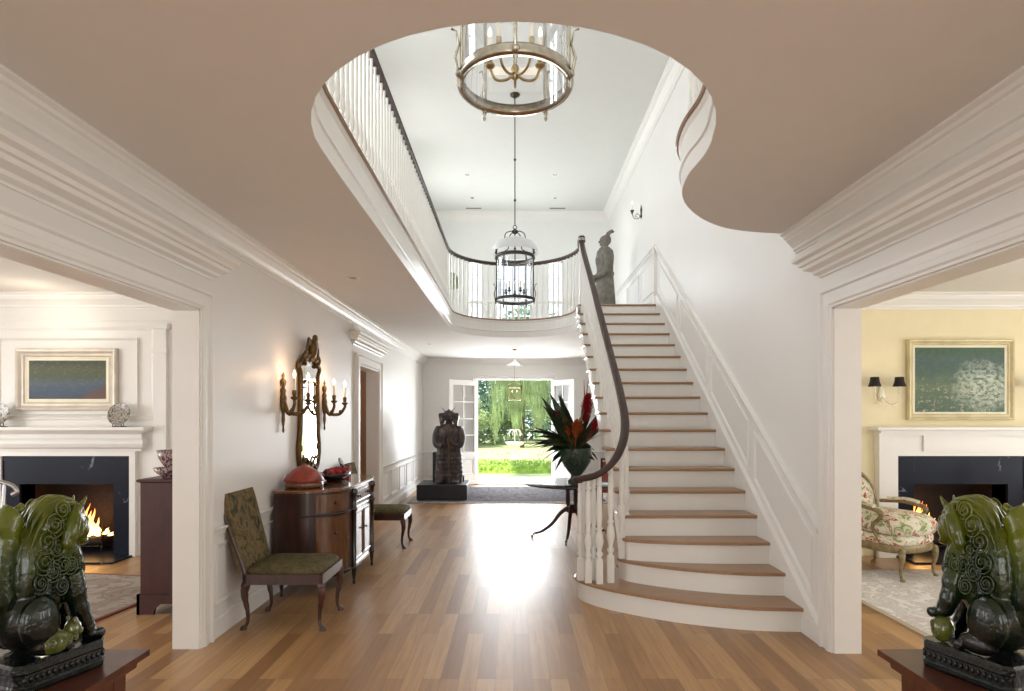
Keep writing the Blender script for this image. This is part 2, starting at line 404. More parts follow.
def painting(name, kind):
    m, nt, b = new_mat(name); L = nt.links
    tc = N(nt, 'ShaderNodeTexCoord'); sp = N(nt, 'ShaderNodeSeparateXYZ'); L.new(tc.outputs['Generated'], sp.inputs[0])
    mp = N(nt, 'ShaderNodeMapping'); L.new(tc.outputs['Generated'], mp.inputs['Vector'])
    def noise_(sc, det=4, dist=.5):
        n = N(nt, 'ShaderNodeTexNoise'); n.inputs['Scale'].default_value = sc; n.inputs['Detail'].default_value = det; n.inputs['Distortion'].default_value = dist * .4; n.inputs['Roughness'].default_value = .72
        L.new(mp.outputs[0], n.inputs['Vector']); return n.outputs['Fac']
    def mth(op, a, c):
        n = N(nt, 'ShaderNodeMath', operation=op)
        for i, x in enumerate((a, c)):
            if isinstance(x, (int, float)): n.inputs[i].default_value = x
            else: L.new(x, n.inputs[i])
        return n.outputs[0]
    def mixc(f, a, c):
        n = N(nt, 'ShaderNodeMix', data_type='RGBA'); L.new(f, n.inputs['Factor'])
        for i, x in ((6, a), (7, c)):
            if isinstance(x, tuple): n.inputs[i].default_value = (*x, 1)
            else: L.new(x, n.inputs[i])
        return n.outputs[2]
    X, Z = sp.outputs['X'], sp.outputs['Z']
    def thr(f, a, c_):
        q = ramp(nt, [(a, (0, 0, 0)), (c_, (1, 1, 1))]); L.new(f, q.inputs['Fac']); return q.outputs['Color']
    def step(f, a, c_):
        n = N(nt, 'ShaderNodeMapRange'); n.clamp = True; n.inputs['From Min'].default_value = a; n.inputs['From Max'].default_value = c_; L.new(f, n.inputs['Value']); return n.outputs[0]
    fine = noise_(18, 6, .3); mid = noise_(6, 5, .8); big = noise_(2.5, 3, .4)
    wob = mth('MULTIPLY', mth('SUBTRACT', mid, .5), .5)
    if kind == 'pond':
        v = mth('ADD', Z, wob)
        base = ramp(nt, [(.0, (.035, .06, .15)), (.28, (.08, .13, .26)), (.42, (.13, .18, .26)), (.58, (.10, .13, .05)), (.78, (.13, .14, .05)), (.95, (.05, .06, .03))]); L.new(v, base.inputs['Fac'])
        c = mixc(mth('MULTIPLY', thr(fine, .52, .64), step(v, .45, .65)), base.outputs['Color'], (.32, .30, .10))
        c = mixc(mth('MULTIPLY', thr(fine, .40, .30), .6), c, (.03, .045, .03))
        bank = step(mth('ADD', mth('SUBTRACT', X, mth('MULTIPLY', Z, .9)), wob), .62, .72)
        c = mixc(bank, c, (.12, .055, .04))
    else:
        v = mth('ADD', Z, wob)
        base = ramp(nt, [(.0, (.05, .12, .08)), (.22, (.13, .20, .09)), (.42, (.26, .32, .15)), (.56, (.09, .17, .12)), (.70, (.05, .12, .15)), (.82, (.07, .15, .18)), (.95, (.05, .13, .06))]); L.new(v, base.inputs['Fac'])
        c = mixc(mth('MULTIPLY', thr(fine, .45, .60), .7), base.outputs['Color'], (.17, .23, .09))
        c = mixc(mth('MULTIPLY', thr(fine, .40, .30), .6), c, (.03, .07, .05))
        dx = mth('SUBTRACT', X, .76); dz = mth('SUBTRACT', Z, .40)
        d2 = mth('ADD', mth('MULTIPLY', dx, dx), mth('MULTIPLY', mth('MULTIPLY', dz, dz), .8))
        bush = step(mth('ADD', d2, mth('MULTIPLY', wob, .55)), .15, .02)
        petals = noise_(17, 6, .3)
        c = mixc(mth('MULTIPLY', bush, thr(petals, .42, .56)), c, (.50, .56, .46))
        c = mixc(mth('MULTIPLY', thr(noise_(16, 5), .56, .64), mth('LESS_THAN', v, .45)), c, (.42, .40, .26))
        c = mixc(mth('MULTIPLY', thr(noise_(38, 2), .66, .70), mth('LESS_THAN', Z, .3)), c, (.6, .35, .32))
    L.new(c, b.inputs['Base Color']); b.inputs['Roughness'].default_value = .5
    return m
M['paint1'] = painting('pond_painting', 'pond')
M['paint2'] = painting('garden_painting', 'garden')
def plate_mat():
    m, nt, b = new_mat('patterned_porcelain'); L = nt.links
    tc = N(nt, 'ShaderNodeTexCoord'); nz = N(nt, 'ShaderNodeTexNoise'); nz.inputs['Scale'].default_value = 30; nz.inputs['Detail'].default_value = 3
    L.new(tc.outputs['Object'], nz.inputs['Vector'])
    r = ramp(nt, [(.4, (.07, .06, .05)), (.5, (.45, .42, .36)), (.6, (.15, .10, .08)), (.7, (.5, .48, .4))]); L.new(nz.outputs['Fac'], r.inputs['Fac']); L.new(r.outputs['Color'], b.inputs['Base Color'])
    b.inputs['Roughness'].default_value = .2; b.inputs['Coat Weight'].default_value = .6; return m
M['plate'] = plate_mat()
def bowl_mat():
    m, nt, b = new_mat('imari_porcelain'); L = nt.links
    tc = N(nt, 'ShaderNodeTexCoord'); nz = N(nt, 'ShaderNodeTexNoise'); nz.inputs['Scale'].default_value = 28; nz.inputs['Detail'].default_value = 2
    L.new(tc.outputs['Object'], nz.inputs['Vector'])
    r = ramp(nt, [(.4, (.16, .02, .02)), (.5, (.55, .5, .45)), (.58, (.03, .03, .10)), (.66, (.25, .04, .03))]); L.new(nz.outputs['Fac'], r.inputs['Fac']); L.new(r.outputs['Color'], b.inputs['Base Color'])
    b.inputs['Roughness'].default_value = .2; b.inputs['Coat Weight'].default_value = .6; return m
M['bowl'] = bowl_mat()
def fire_mat():
    m = bpy.data.materials.new('fire_flame'); m.use_nodes = True; nt = m.node_tree; nt.nodes.clear(); L = nt.links
    out = N(nt, 'ShaderNodeOutputMaterial'); tc = N(nt, 'ShaderNodeTexCoord'); sp = N(nt, 'ShaderNodeSeparateXYZ'); L.new(tc.outputs['Generated'], sp.inputs[0])
    r = ramp(nt, [(0, (1, .62, .22)), (.45, (1, .42, .10)), (1, (.9, .14, .02))]); L.new(sp.outputs['Z'], r.inputs['Fac'])
    em = N(nt, 'ShaderNodeEmission'); em.inputs['Strength'].default_value = 5; L.new(r.outputs['Color'], em.inputs['Color'])
    tr = N(nt, 'ShaderNodeBsdfTransparent'); lw = N(nt, 'ShaderNodeLayerWeight'); lw.inputs['Blend'].default_value = .35
    mx = N(nt, 'ShaderNodeMixShader'); L.new(lw.outputs['Facing'], mx.inputs[0]); L.new(em.outputs[0], mx.inputs[1]); L.new(tr.outputs[0], mx.inputs[2]); L.new(mx.outputs[0], out.inputs['Surface'])
    return m
M['fire'] = fire_mat()
# ---------------------------------------------------------------- geometry constants
F = 595.0; CX = 513.6; CY = 418.0; EYE = 1.645
XL, XR = -2.24, 2.24           # hall faces of the side walls
WT = .185                        # wall thickness
YB = 14.7                       # foyer end wall
YU = 13.9                       # upper end wall
ZC, ZU, ZT = 3.10, 3.42, 6.43   # hall ceiling, upper floor, upper ceiling
YF = 7.1                        # fireplace walls of the side rooms
YN = -3.2                       # wall behind the viewer
ZR = 3.12                       # side room ceilings
OL, OR_ = 4.246, 4.165          # far jambs of the wide openings
ON = -1.2                       # near jambs
ZO = 2.42
DL = (8.55, 9.78)               # small doorway in the left wall
RI = .19
def yn(n): return 4.302 + .2754 * n

# void outline (ceiling opening), counted clockwise from the right wall
near = [(-1.045, 3.64), (-1.04, 3.22)]
for k in range(1, 24):
    a = PI + PI * k / 24
    near.append((1.04 * math.cos(a), 3.22 + 1.035 * math.sin(a)))
near += [(1.04, 3.12)]
sc_ = [(v.x, v.y) for v in catmull([(1.04, 3.06, 0), (1.055, 3.3, 0), (1.045, 3.55, 0), (1.085, 3.83, 0), (1.2, 4.10, 0), (1.4, 4.37, 0), (1.63, 4.56, 0), (1.86, 4.65, 0), (2.08, 4.69, 0), (2.245, 4.70, 0)], 5)][3:]
near += sc_
far = [(1.04, 9.3), (1.04, 9.7)]
for k in range(1, 28):
    a = PI * k / 28
    far.append((1.04 * math.cos(a), 9.7 + 1.045 * math.sin(a)))
far += [(-1.04, 9.7)]
void = near + [(2.245, 9.29), (1.04, 9.29)] + far[1:]      # closed ring

# ---------------------------------------------------------------- setting
mb = MB(); mb.box(-8.2, 8.2, YN - .2, YB + .02, -.12, 0); struct('floor', mb, M['floor'])

def slab_with_hole(name, outer, hole, z0, z1, m):
    bm = bmesh.new()
    def loop(pts, z):
        vs = [bm.verts.new((x, y, z)) for x, y in pts]
        es = [bm.edges.new((vs[i], vs[(i + 1) % len(vs)])) for i in range(len(vs))]
        return vs, es
    rs = []
    for z in (z0, z1):
        a, ea = loop(outer, z); h, eh = loop(hole, z)
        bmesh.ops.triangle_fill(bm, edges=ea + eh, use_beauty=True)
        rs.append((a, h))
    for k in (0, 1):
        lo, hi = rs[0][k], rs[1][k]; n = len(lo)
        for i in range(n): bm.faces.new((lo[i], lo[(i + 1) % n], hi[(i + 1) % n], hi[i]))
    bmesh.ops.recalc_face_normals(bm, faces=bm.faces)
    me = bpy.data.meshes.new(name); bm.to_mesh(me); bm.free(); me.materials.append(m)
    o = bpy.data.objects.new(name, me); C.objects.link(o); o['kind'] = 'structure'; return o
outer = [(XL - .1, YN), (2.35, YN), (2.35, YB), (XL - .1, YB)]
slab_with_hole('ceiling', outer, void, ZC, ZU, M['ceil'])

# side room ceilings and floors above
mb = MB(); mb.box(-8.2, XL - .1, YN, YF + .2, ZR, ZR + .25); struct('ceiling_left_room', mb, M['ceil'])
mb = MB(); mb.box(2.35, 8.2, YN, YF + .2, ZR, ZR + .25); struct('ceiling_right_room', mb, M['ceil'])
mb = MB(); mb.box(XL - .3, XR + .3, YN, YB, ZT, ZT + .2); struct('ceiling_upper', mb, M['ceilup'])
mb = MB(); mb.box(-4.6, XL - WT, 7.3, 11.2, 2.6, 2.7).box(-4.6, -4.5, 7.3, 11.2, 0, 2.6).box(-4.6, XL - WT, 11.1, 11.2, 0, 2.6)
struct('wall_side_lobby', mb, M['tan'])

# left wall of the hall
mb = MB()
mb.box(XL - WT, XL, YN, ON, 0, ZC).box(XL - WT, XL, ON, OL, ZO, ZC).box(XL - WT, XL, OL, DL[0], 0, ZC)
mb.box(XL - WT, XL, DL[0], DL[1], 2.40, ZC).box(XL - WT, XL, DL[1], YB, 0, ZC)
struct('wall_left', mb, M['wall'])
mb = MB()
mb.box(XR, XR + WT, YN, ON, 0, ZT).box(XR, XR + WT, ON, OR_, ZO, ZT).box(XR, XR + WT, OR_, YB, 0, ZT)
struct('wall_right', mb, M['wall'])
# upper left wall, with three tall windows to the outside
mb = MB(); ux0, ux1 = XL - WT, XL
wy = [(3.2, 4.4), (6.0, 7.2), (8.8, 10.0), (11.4, 12.4)]; ys = [YN] + [v for w in wy for v in w] + [YU + .2]
for i in range(0, len(ys), 2): mb.box(ux0, ux1, ys[i], ys[i + 1], ZU, ZT)
for a, b_ in wy: mb.box(ux0, ux1, a, b_, ZU, ZU + .75); mb.box(ux0, ux1, a, b_, 5.75, ZT)
struct('wall_upper_left', mb, M['wallup'])
# upper end wall with three windows
uw = [(-1.08, -.70, 3.95, 5.32), (-.42, .44, 3.62, 5.32), (.78, 1.16, 3.95, 5.32)]
mb = MB(); xs = [XL] + [v for w in uw for v in w[:2]] + [XR]
for i in range(0, len(xs), 2): mb.box(xs[i], xs[i + 1], YU, YU + .2, ZU, ZT)
for a, b_, z0, z1 in uw: mb.box(a, b_, YU, YU + .2, ZU, z0); mb.box(a, b_, YU, YU + .2, z1, ZT)
struct('wall_upper_back', mb, M['wallup'])
mb = MB(); mb.box(XL, XR, YN - .2, YN, ZU, ZU + .6).box(XL, XR, YN - .2, YN, 5.9, ZT).box(XL, -1.6, YN - .2, YN, ZU + .6, 5.9).box(1.6, XR, YN - .2, YN, ZU + .6, 5.9)
struct('wall_upper_front', mb, M['wallup'])  # unseen wall, its opening added to let light in
# foyer end wall
DX0, DX1, DZ = -.89, .95, 2.60
mb = MB(); mb.box(XL - .2, DX0, YB, YB + .2, 0, ZC).box(DX1, XR + .2, YB, YB + .2, 0, ZC).box(DX0, DX1, YB, YB + .2, DZ, ZC)
struct('wall_back', mb, M['wall'])
mb = MB(); mb.box(XL - .2, XR + .2, YB - .0, YB + .2, ZC + .001, ZT)  # outer face of the house above the door
# unseen wall behind the viewer, with an opening added for light
mb = MB(); mb.box(XL, -.9, YN - .2, YN, 0, ZC).box(.9, XR, YN - .2, YN, 0, ZC).box(-.9, .9, YN - .2, YN, 2.3, ZC)
struct('wall_front', mb, M['wall'])
# side rooms
def room(sx, nm, m, fm):
    a, b_ = sorted((sx * (2.24 + WT), sx * 8.0))
    fx = sx * 5.31
    mb = MB(); mb.box(a, fx - .56, YF, YF + .2, 0, ZR).box(fx + .56, b_, YF, YF + .2, 0, ZR).box(fx - .56, fx + .56, YF, YF + .2, .86, ZR)
    struct('wall_%s_room_back' % nm, mb, m)
    mb = MB(); o0, o1 = sorted((sx * 8.0, sx * 8.2))
    mb.box(o0, o1, YN, YF + .2, 0, .5).box(o0, o1, YN, YF + .2, 2.6, ZR)
    for y0, y1 in ((YN, -1.2), (.8, 1.6), (3.6, 4.2), (5.8, YF + .2)): mb.box(o0, o1, y0, y1, .5, 2.6)
    struct('wall_%s_room_side' % nm, mb, m)  # unseen outer wall; gaps added to admit daylight
    mb = MB(); mb.box(a, b_, YN - .2, YN, 0, .5).box(a, b_, YN - .2, YN, 2.6, ZR).box(a, min(fx - 1.4, fx + 1.4), YN - .2, YN, .5, 2.6).box(max(fx - 1.4, fx + 1.4), b_, YN - .2, YN, .5, 2.6)
    struct('wall_%s_room_front' % nm, mb, m)  # unseen front wall, gap added for more daylight
room(-1, 'left', M['trim'], None); room(1, 'right', M['yellow'], None)

# windows: upper end wall
wi = 0
def window(x0, x1, z0, z1, y, cols, rows):
    global wi; wi += 1
    mb = MB(); w = .045
    mb.box(x0, x1, y - .03, y + .05, z0, z0 + w).box(x0, x1, y - .03, y + .05, z1 - w, z1).box(x0, x0 + w, y - .03, y + .05, z0, z1).box(x1 - w, x1, y - .03, y + .05, z0, z1)
    for i in range(1, cols): xx = x0 + (x1 - x0) * i / cols; mb.box(xx - .01, xx + .01, y, y + .03, z0, z1)
    for i in range(1, rows): zz = z0 + (z1 - z0) * i / rows; mb.box(x0, x1, y, y + .03, zz - .01, zz + .01)
    o = struct('window_%d' % wi, mb, M['trim'])
    g = MB(); g.box(x0 + w, x1 - w, y + .012, y + .016, z0 + w, z1 - w); g.build('pane', M['glass'], o)
for a, b_, z0, z1 in uw: window(a, b_, z0, z1, YU + .06, 1 if b_ - a < .5 else 2, 4)
def window_x(x, y0, y1, z0, z1):
    global wi; wi += 1
    mb = MB(); w = .05
    mb.box(x - .03, x + .04, y0, y1, z0, z0 + w).box(x - .03, x + .04, y0, y1, z1 - w, z1).box(x - .03, x + .04, y0, y0 + w, z0, z1).box(x - .03, x + .04, y1 - w, y1, z0, z1)
    for i in range(1, 3): yy = y0 + (y1 - y0) * i / 3; mb.box(x - .01, x + .02, yy - .01, yy + .01, z0, z1)
    for i in range(1, 4): zz = z0 + (z1 - z0) * i / 4; mb.box(x - .01, x + .02, y0, y1, zz - .01, zz + .01)
    o = struct('window_%d' % wi, mb, M['trim'])
    g = MB(); g.box(x, x + .004, y0 + w, y1 - w, z0 + w, z1 - w); g.build('pane', M['glass'], o)
for a, b_ in wy: window_x(XL - .13, a, b_, ZU + .75, 5.75)

# ---------------------------------------------------------------- mouldings
CROWN = [(0, -.155), (.012, -.155), (.014, -.14), (.03, -.132), (.034, -.115), (.055, -.09), (.085, -.062), (.088, -.05), (.105, -.044), (.112, -.025), (.135, -.016), (.135, 0), (0, 0)]
def crown(path, z, side, sc=1.0): return MB().sweep([(x, y, z) for x, y in path], [(u * sc, v * sc) for u, v in CROWN], side)
tn = 0
def trim(mb, m=None, nm=None):
    global tn; tn += 1
    return struct(nm or 'trim_%d' % tn, mb, m or M['trim'])
mb = crown([(XL, YN), (XL, YB), (XR, YB), (XR, 9.3)], ZC, 1)
mb.sweep([(XR, 4.71, ZC), (XR, YN, ZC)], CROWN, 1)
trim(mb)
# upper crown
mb = crown([(XL, YN), (XL, YU), (XR, YU), (XR, YN)], ZT, 1, 1.25); trim(mb)
# side room crowns
mb = crown([(-8, YN), (-8, YF), (XL - WT, YF), (XL - WT, YN)], ZR, 1, 1.15); trim(mb)
mb = crown([(XR + WT, YN), (XR + WT, YF), (8, YF), (8, YN)], ZR, 1, 1.15); trim(mb)
# over-door cornices with returned ends
OD = [(0, 2.665), (.012, 2.665), (.016, 2.68), (.045, 2.695), (.05, 2.715), (.095, 2.735), (.10, 2.76), (.118, 2.765), (.122, 2.79), (.15, 2.805), (.155, 2.83), (.12, 2.84), (.06, 2.86), (.03, 2.90), (.02, 2.95), (0, 2.95)]
def cornice(x, sx, y0, y1, m=M['trim']):
    # sx: direction out from the wall
    pts = [(x - sx * .05, y0, 0), (x, y0, 0), (x, y1, 0), (x - sx * .05, y1, 0)]
    return MB().sweep(pts, OD, side=1 if sx > 0 else -1)
def casing(mb, x, sx, y0, y1, z, w=.14, d=.028):
    prof = [(0, 0), (d * .6, 0), (d * .6, w * .12), (d, w * .2), (d, w * .45), (d * .7, w * .5), (d * .7, w * .78), (d * 1.3, w * .85), (d * 1.3, w), (0, w)]
    # mitred three-sided architrave
    rings = []
    def pt(s, u, v):
        # s 0..3: bottom y0, top y0, top y1, bottom y1
        if s == 0: return (x + sx * u, y0 - v, 0)
        if s == 1: return (x + sx * u, y0 - v, z + v)
        if s == 2: return (x + sx * u, y1 + v, z + v)
        return (x + sx * u, y1 + v, 0)
    mb.loft([[pt(s, u, v) for u, v in prof] for s in range(4)], smooth=False)
    return mb
mb = cornice(XL, 1, ON - .3, OL + .15); casing(mb, XL, 1, ON, OL, ZO); trim(mb)
mb = cornice(XR, -1, ON - .3, OR_ + .16); casing(mb, XR, -1, ON, OR_, ZO); trim(mb)
mb = cornice(XL, 1, DL[0] - .28, DL[1] + .28); casing(mb, XL, 1, DL[0], DL[1], 2.40, .17, .045); trim(mb)
# jamb linings facing the viewer
mb = MB(); mb.box(XL - WT - .003, XL + .001, OL - .012, OL - .0005, 0, ZO).box(XL - WT - .003, XL + .001, ON, OL, ZO - .012, ZO - .0005); trim(mb)
mb = MB(); mb.box(XR - .001, XR + WT + .003, OR_ - .012, OR_ - .0005, 0, ZO).box(XR - .001, XR + WT + .003, ON, OR_, ZO - .012, ZO - .0005); trim(mb)
# foyer door casing
mb = MB()
prof = [(0, 0), (.02, 0), (.02, .03), (.03, .05), (.03, .08), (.045, .1), (.045, .12), (0, .12)]
def dpt(s, u, v):
    y = YB - u
    return [(DX0 - v, y, 0), (DX0 - v, y, DZ + v), (DX1 + v, y, DZ + v), (DX1 + v, y, 0)][s]
mb.loft([[dpt(s, u, v) for u, v in prof] for s in range(4)], smooth=False); trim(mb)

# wainscots
BASE = [(0, 0), (.022, 0), (.022, .125), (.015, .135), (.012, .15), (.0, .155)]
RAIL = [(0, -.05), (.012, -.05), (.015, -.03), (.03, -.015), (.035, 0), (0, .008)]
def wains(y0, y1, n, x=XL, sx=1):
    mb = MB(); pts = [(x, y0, 0), (x, y1, 0)]; sd = 1 if sx > 0 else -1
    mb.sweep([(x, y0, .816), (x, y1, .816)], RAIL, sd)
    w = (y1 - y0) / n
    for i in range(n):
        a, b_ = y0 + w * i + .09, y0 + w * (i + 1) - .09
        mb.frame2([(a, .24), (b_, .24), (b_, .70), (a, .70)], .04, .016, (x, 0, 0), (0, 1, 0), (sx, 0, 0))
    return mb
mb = wains(OL + .14, DL[0] - .17, 6); mb2 = wains(DL[1] + .17, YB, 6); mb.add(mb2.v, mb2.f); trim(mb, nm='trim_wainscot_left')
mb = MB(); mb.sweep([(XL, OL + .14, 0), (XL, DL[0] - .17, 0)], BASE, 1).sweep([(XL, DL[1] + .17, 0), (XL, YB, 0), (DX0 - .12, YB, 0)], BASE, 1)
struct('baseboard_left', mb, M['trim'])
mb = MB(); mb.sweep([(XL, YB, .816), (DX0 - .12, YB, .816)], RAIL, 1).sweep([(DX1 + .12, YB, .816), (XR, YB, .816)], RAIL, 1)
for a, b_ in ((-2.12, -1.62), (-1.5, -1.1), (1.2, 1.6), (1.7, 2.12)): mb.frame2([(a, .24), (b_, .24), (b_, .70), (a, .70)], .04, .016, (0, YB, 0), (1, 0, 0), (0, -1, 0))
trim(mb)
mb = MB(); mb.sweep([(DX1 + .12, YB, 0), (XR, YB, 0), (XR, 9.4, 0)], BASE, 1); struct('baseboard_right', mb, M['trim'])

# raked wainscot beside the stair, right wall
sl = .70
def zr(y, o): return o + sl * (y - 4.353)
Y0 = 4.31
mb = MB()
RCAP = [(0, -.055), (.015, -.055), (.02, -.03), (.04, -.012), (.045, .012), (0, .02)]
RBAS = [(0, -.42), (.026, -.42), (.026, -.03), (.034, -.02), (.034, -.004), (.0, .012)]
mb.sweep([(XR, Y0, zr(Y0, .852)), (XR, 9.36, zr(9.36, .852)), (XR, YU, zr(9.36, .852))], RCAP, -1)
top = zr(9.36, .158)
bp = [(XR, Y0, zr(Y0, .158)), (XR, 9.18, 3.55), (XR, YU, 3.55)]
mb.sweep(bp, RBAS, -1)
mb.box(XR - .03, XR, Y0, Y0 + .3, 0, .14)
mb.box(XR - .045, XR, 9.30, 9.40, 3.42, zr(9.36, .852))
for i in range(4):
    a = 4.45 + i * 1.22; b_ = a + 1.08
    mb.frame2([(a, zr(a, .158) + .09), (b_, zr(b_, .158) + .09), (b_, zr(b_, .852) - .15), (a, zr(a, .852) - .15)], .035, .016, (XR, 0, 0), (0, 1, 0), (-1, 0, 0))
for i in range(4):
    a = 9.5 + i * 1.1; b_ = a + .95
    mb.frame2([(a, 3.66), (b_, 3.66), (b_, 4.2), (a, 4.2)], .035, .016, (XR, 0, 0), (0, 1, 0), (-1, 0, 0))
trim(mb, nm='trim_stair_wainscot')
# upper end wall rails
mb = MB(); mb.sweep([(XL, YU, 4.36), (XR, YU, 4.36)], RCAP, 1).sweep([(XL, YU, 3.42), (XR, YU, 3.42)], BASE, 1); trim(mb)

# void fascia: painted board with a bead, and the oak nosing of the floor above
vpath = [(x, y, 0) for x, y in void]
# path runs: left side near -> around near end -> right wall -> landing -> far end ; interior is on one side
FAS = [(-.02, ZC + .002), (.001, ZC + .002), (.008, ZC + .10), (.02, ZC + .105), (.02, ZC + .118), (.010, ZC + .13), (.010, ZU - .06), (.022, ZU - .045), (.022, ZU - .022), (-.02, ZU - .022)]
NOS = [(-.12, ZU - .022), (.034, ZU - .022), (.042, ZU - .011), (.034, ZU + .001), (-.12, ZU + .001)]
nopen = [(-1.04, 9.7)] + near        # left side + near end up to the right wall
fopen = [(1.04, 9.31)] + far[1:]
def both(prof, m, nm):
    mb = MB()
    mb.sweep([(x, y, 0) for x, y in nopen], prof, side=-1)
    mb.sweep([(x, y, 0) for x, y in fopen], prof, side=-1)
    return struct(nm, mb, m)
both(FAS, M['trim'], 'trim_opening_fascia'); both(NOS, M['oakn'], 'trim_gallery_nosing')

# overmantel panels in the left room
mb = MB()
fx = -5.31
for a, b_, z0, z1, w in ((-6.35, -4.27, 1.62, 2.74, .05), (-6.15, -4.47, 1.66, 2.6, .03), (-4.05, -2.9, 1.05, 2.6, .045), (-4.05, -2.9, .25, .85, .045), (-7.7, -6.6, .25, 2.6, .045)):
    mb.frame2([(a, z0), (b_, z0), (b_, z1), (a, z1)], w, .03, (0, YF, 0), (1, 0, 0), (0, -1, 0))
for xx in (-4.27, -6.50): mb.box(xx, xx + .15, YF - .05, YF, 0, 2.70).box(xx - .03, xx + .18, YF - .08, YF, 2.70, 2.76).box(xx - .015, xx + .165, YF - .065, YF, 2.42, 2.46)
mb.box(-7.9, XL - WT - .14, YF - .03, YF, 2.80, 2.84)
trim(mb, nm='trim_overmantel_panelling')
mb = MB(); mb.sweep([(-4.1, YF, 0), (XL - WT, YF, 0), (XL - WT, OL + .02, 0)], BASE, 1); struct('baseboard_left_room', mb, M['trim'])
mb = MB(); mb.sweep([(XR + WT, OR_ + .02, 0), (XR + WT, YF, 0), (4.15, YF, 0)], BASE, 1); mb.sweep([(XR + WT, OR_ + .02, .85), (XR + WT, YF, .85), (4.15, YF, .85)], RAIL, 1); struct('baseboard_right_room', mb, M['trim'])

# ---------------------------------------------------------------- fireplaces
def fireplace(fx, label, kind):
    r = empty('fireplace', (fx, YF, 0), 0, label, 'fireplace')
    hw = .56; ow = .76
    o = MB()
    o.box(fx - ow, fx - hw, YF - .035, YF, 0, 1.20).box(fx + hw, fx + ow, YF - .035, YF, 0, 1.20).box(fx - hw, fx + hw, YF - .035, YF, .86, 1.20)
    o.build('marble_surround', M['marble'], r, True)
    o = MB(); o.box(fx - .80, fx + .80, YF - .42, YF + .5, 0, .022, ch=.004); o.build('hearth', M['marble'], r, True)
    o = MB()
    if kind == 0:
        for s in (-1, 1):
            x0, x1 = sorted((fx + s * ow, fx + s * (ow + .07))); o.box(x0, x1, YF - .06, YF, 0, 1.22)
        o.box(fx - ow - .074, fx + ow + .074, YF - .064, YF, 1.195, 1.252)
        fr = [(0, 1.25), (.07, 1.25), (.075, 1.28), (.10, 1.30), (.115, 1.34), (.11, 1.38), (.085, 1.41), (.08, 1.45), (.13, 1.475), (.17, 1.49), (.175, 1.50), (0, 1.50)]
        o.sweep([(fx - .84, YF + .02, 0), (fx - .84, YF, 0), (fx + .84, YF, 0), (fx + .84, YF + .02, 0)], fr, 1)
        o.build('mantel', M['trim'], r, True)
        s_ = MB(); s_.box(fx - 1.03, fx + 1.03, YF - .22, YF, 1.50, 1.54, ch=.006); s_.build('mantel_shelf', M['trim'], r, True)
    else:
        for s in (-1, 1):
            x0, x1 = sorted((fx + s * ow, fx + s * (ow + .06))); o.box(x0, x1, YF - .06, YF, 0, 1.22)
            x0, x1 = sorted((fx + s * (ow + .06), fx + s * (ow + .24))); o.box(x0, x1, YF - .09, YF, 0, 1.22).box(x0 - .012, x1 + .012, YF - .10, YF, 0, .16).box(x0 - .012, x1 + .012, YF - .105, YF, 1.19, 1.25)
            o.box(x0 - .008, x1 + .004, YF - .102, YF - .001, 1.248, 1.442)
        o.box(fx - .995, fx + .995, YF - .072, YF, 1.196, 1.441)
        o.box(fx - .48, fx + .48, YF - .095, YF, 1.25, 1.44)
        for z0, z1, d in ((1.44, 1.47, .12), (1.47, 1.50, .15)): o.box(fx - 1.02, fx + 1.02, YF - d, YF, z0, z1)
        o.build('mantel', M['trim'], r, True)
        s_ = MB(); s_.box(fx - 1.08, fx + 1.08, YF - .20, YF, 1.50, 1.54, ch=.006); s_.build('mantel_shelf', M['trim'], r, True)
    # firebox
    o = MB(); d = YF + .5
    o.box(fx - hw - .03, fx - hw, YF - .001, d, 0, .90).box(fx + hw, fx + hw + .03, YF - .001, d, 0, .90).box(fx - hw, fx + hw, d, d + .03, 0, .90).box(fx - hw, fx + hw, YF - .001, d, .86, .90)
    for i in range(1, 9): o.box(fx - hw, fx + hw, d - .006, d, i * .1 - .004, i * .1 + .004)
    o.build('firebox', M['charcoal'], r, True)
    # grate and logs
    o = MB()
    for i in range(7): xx = fx - .28 + i * .093; o.tube([(xx, YF + .1, .09), (xx, YF + .38, .09), (xx, YF + .40, .22)], .008, 6)
    for yy in (YF + .13, YF + .34): o.tube([(fx - .32, yy, .085), (fx + .32, yy, .085)], .01, 6)
    for sx in (-.3, .3):
        for yy in (YF + .13, YF + .34): o.tube([(fx + sx, yy, .085), (fx + sx, yy, .02)], .01, 6)
    o.build('grate', M['iron'], r, True)
    for (a, b_, rr) in (((-.3, .18, .15), (.28, .2, .15), .05), ((-.26, .3, .15), (.3, .28, .16), .055), ((-.2, .2, .24), (.22, .3, .25), .045)):
        o = MB(); p = [Vector(a).lerp(Vector(b_), k / 6) + Vector((0, rnd(-.008, .008), rnd(-.008, .008))) for k in range(7)]
        o.tube([(fx + q.x, YF + q.y, q.z) for q in p], [rr * rnd(.85, 1.1) for _ in p], 9); o.build('log', M['log'], r, True)
    return r
fl = fireplace(-5.31, 'white-mantelled fireplace with black marble surround below pond painting', 0)
fr_ = fireplace(5.31, 'fireplace with pilastered white mantel and black marble below garden painting', 1)
def flames(root, pts, fx):
    o = MB()
    for (dx, dy, h, w, lean) in pts:
        prof = []
        rings = []
        for k in range(9):
            t = k / 8; rr = w * (math.sin(PI * min(1, (t + .12) / 1.12) ** .65)) * (1 - t * .3) + .001
            cx = fx + dx + lean * t * t + .012 * math.sin(t * 9 + dx * 20); z = .2 + h * t
            rings.append([(cx + rr * math.cos(2 * PI * j / 10), YF + dy + rr * .5 * math.sin(2 * PI * j / 10), z) for j in range(10)])
        o.loft(rings)
    o.build('flame', M['fire'], root, True)
Rf = random.Random(5)
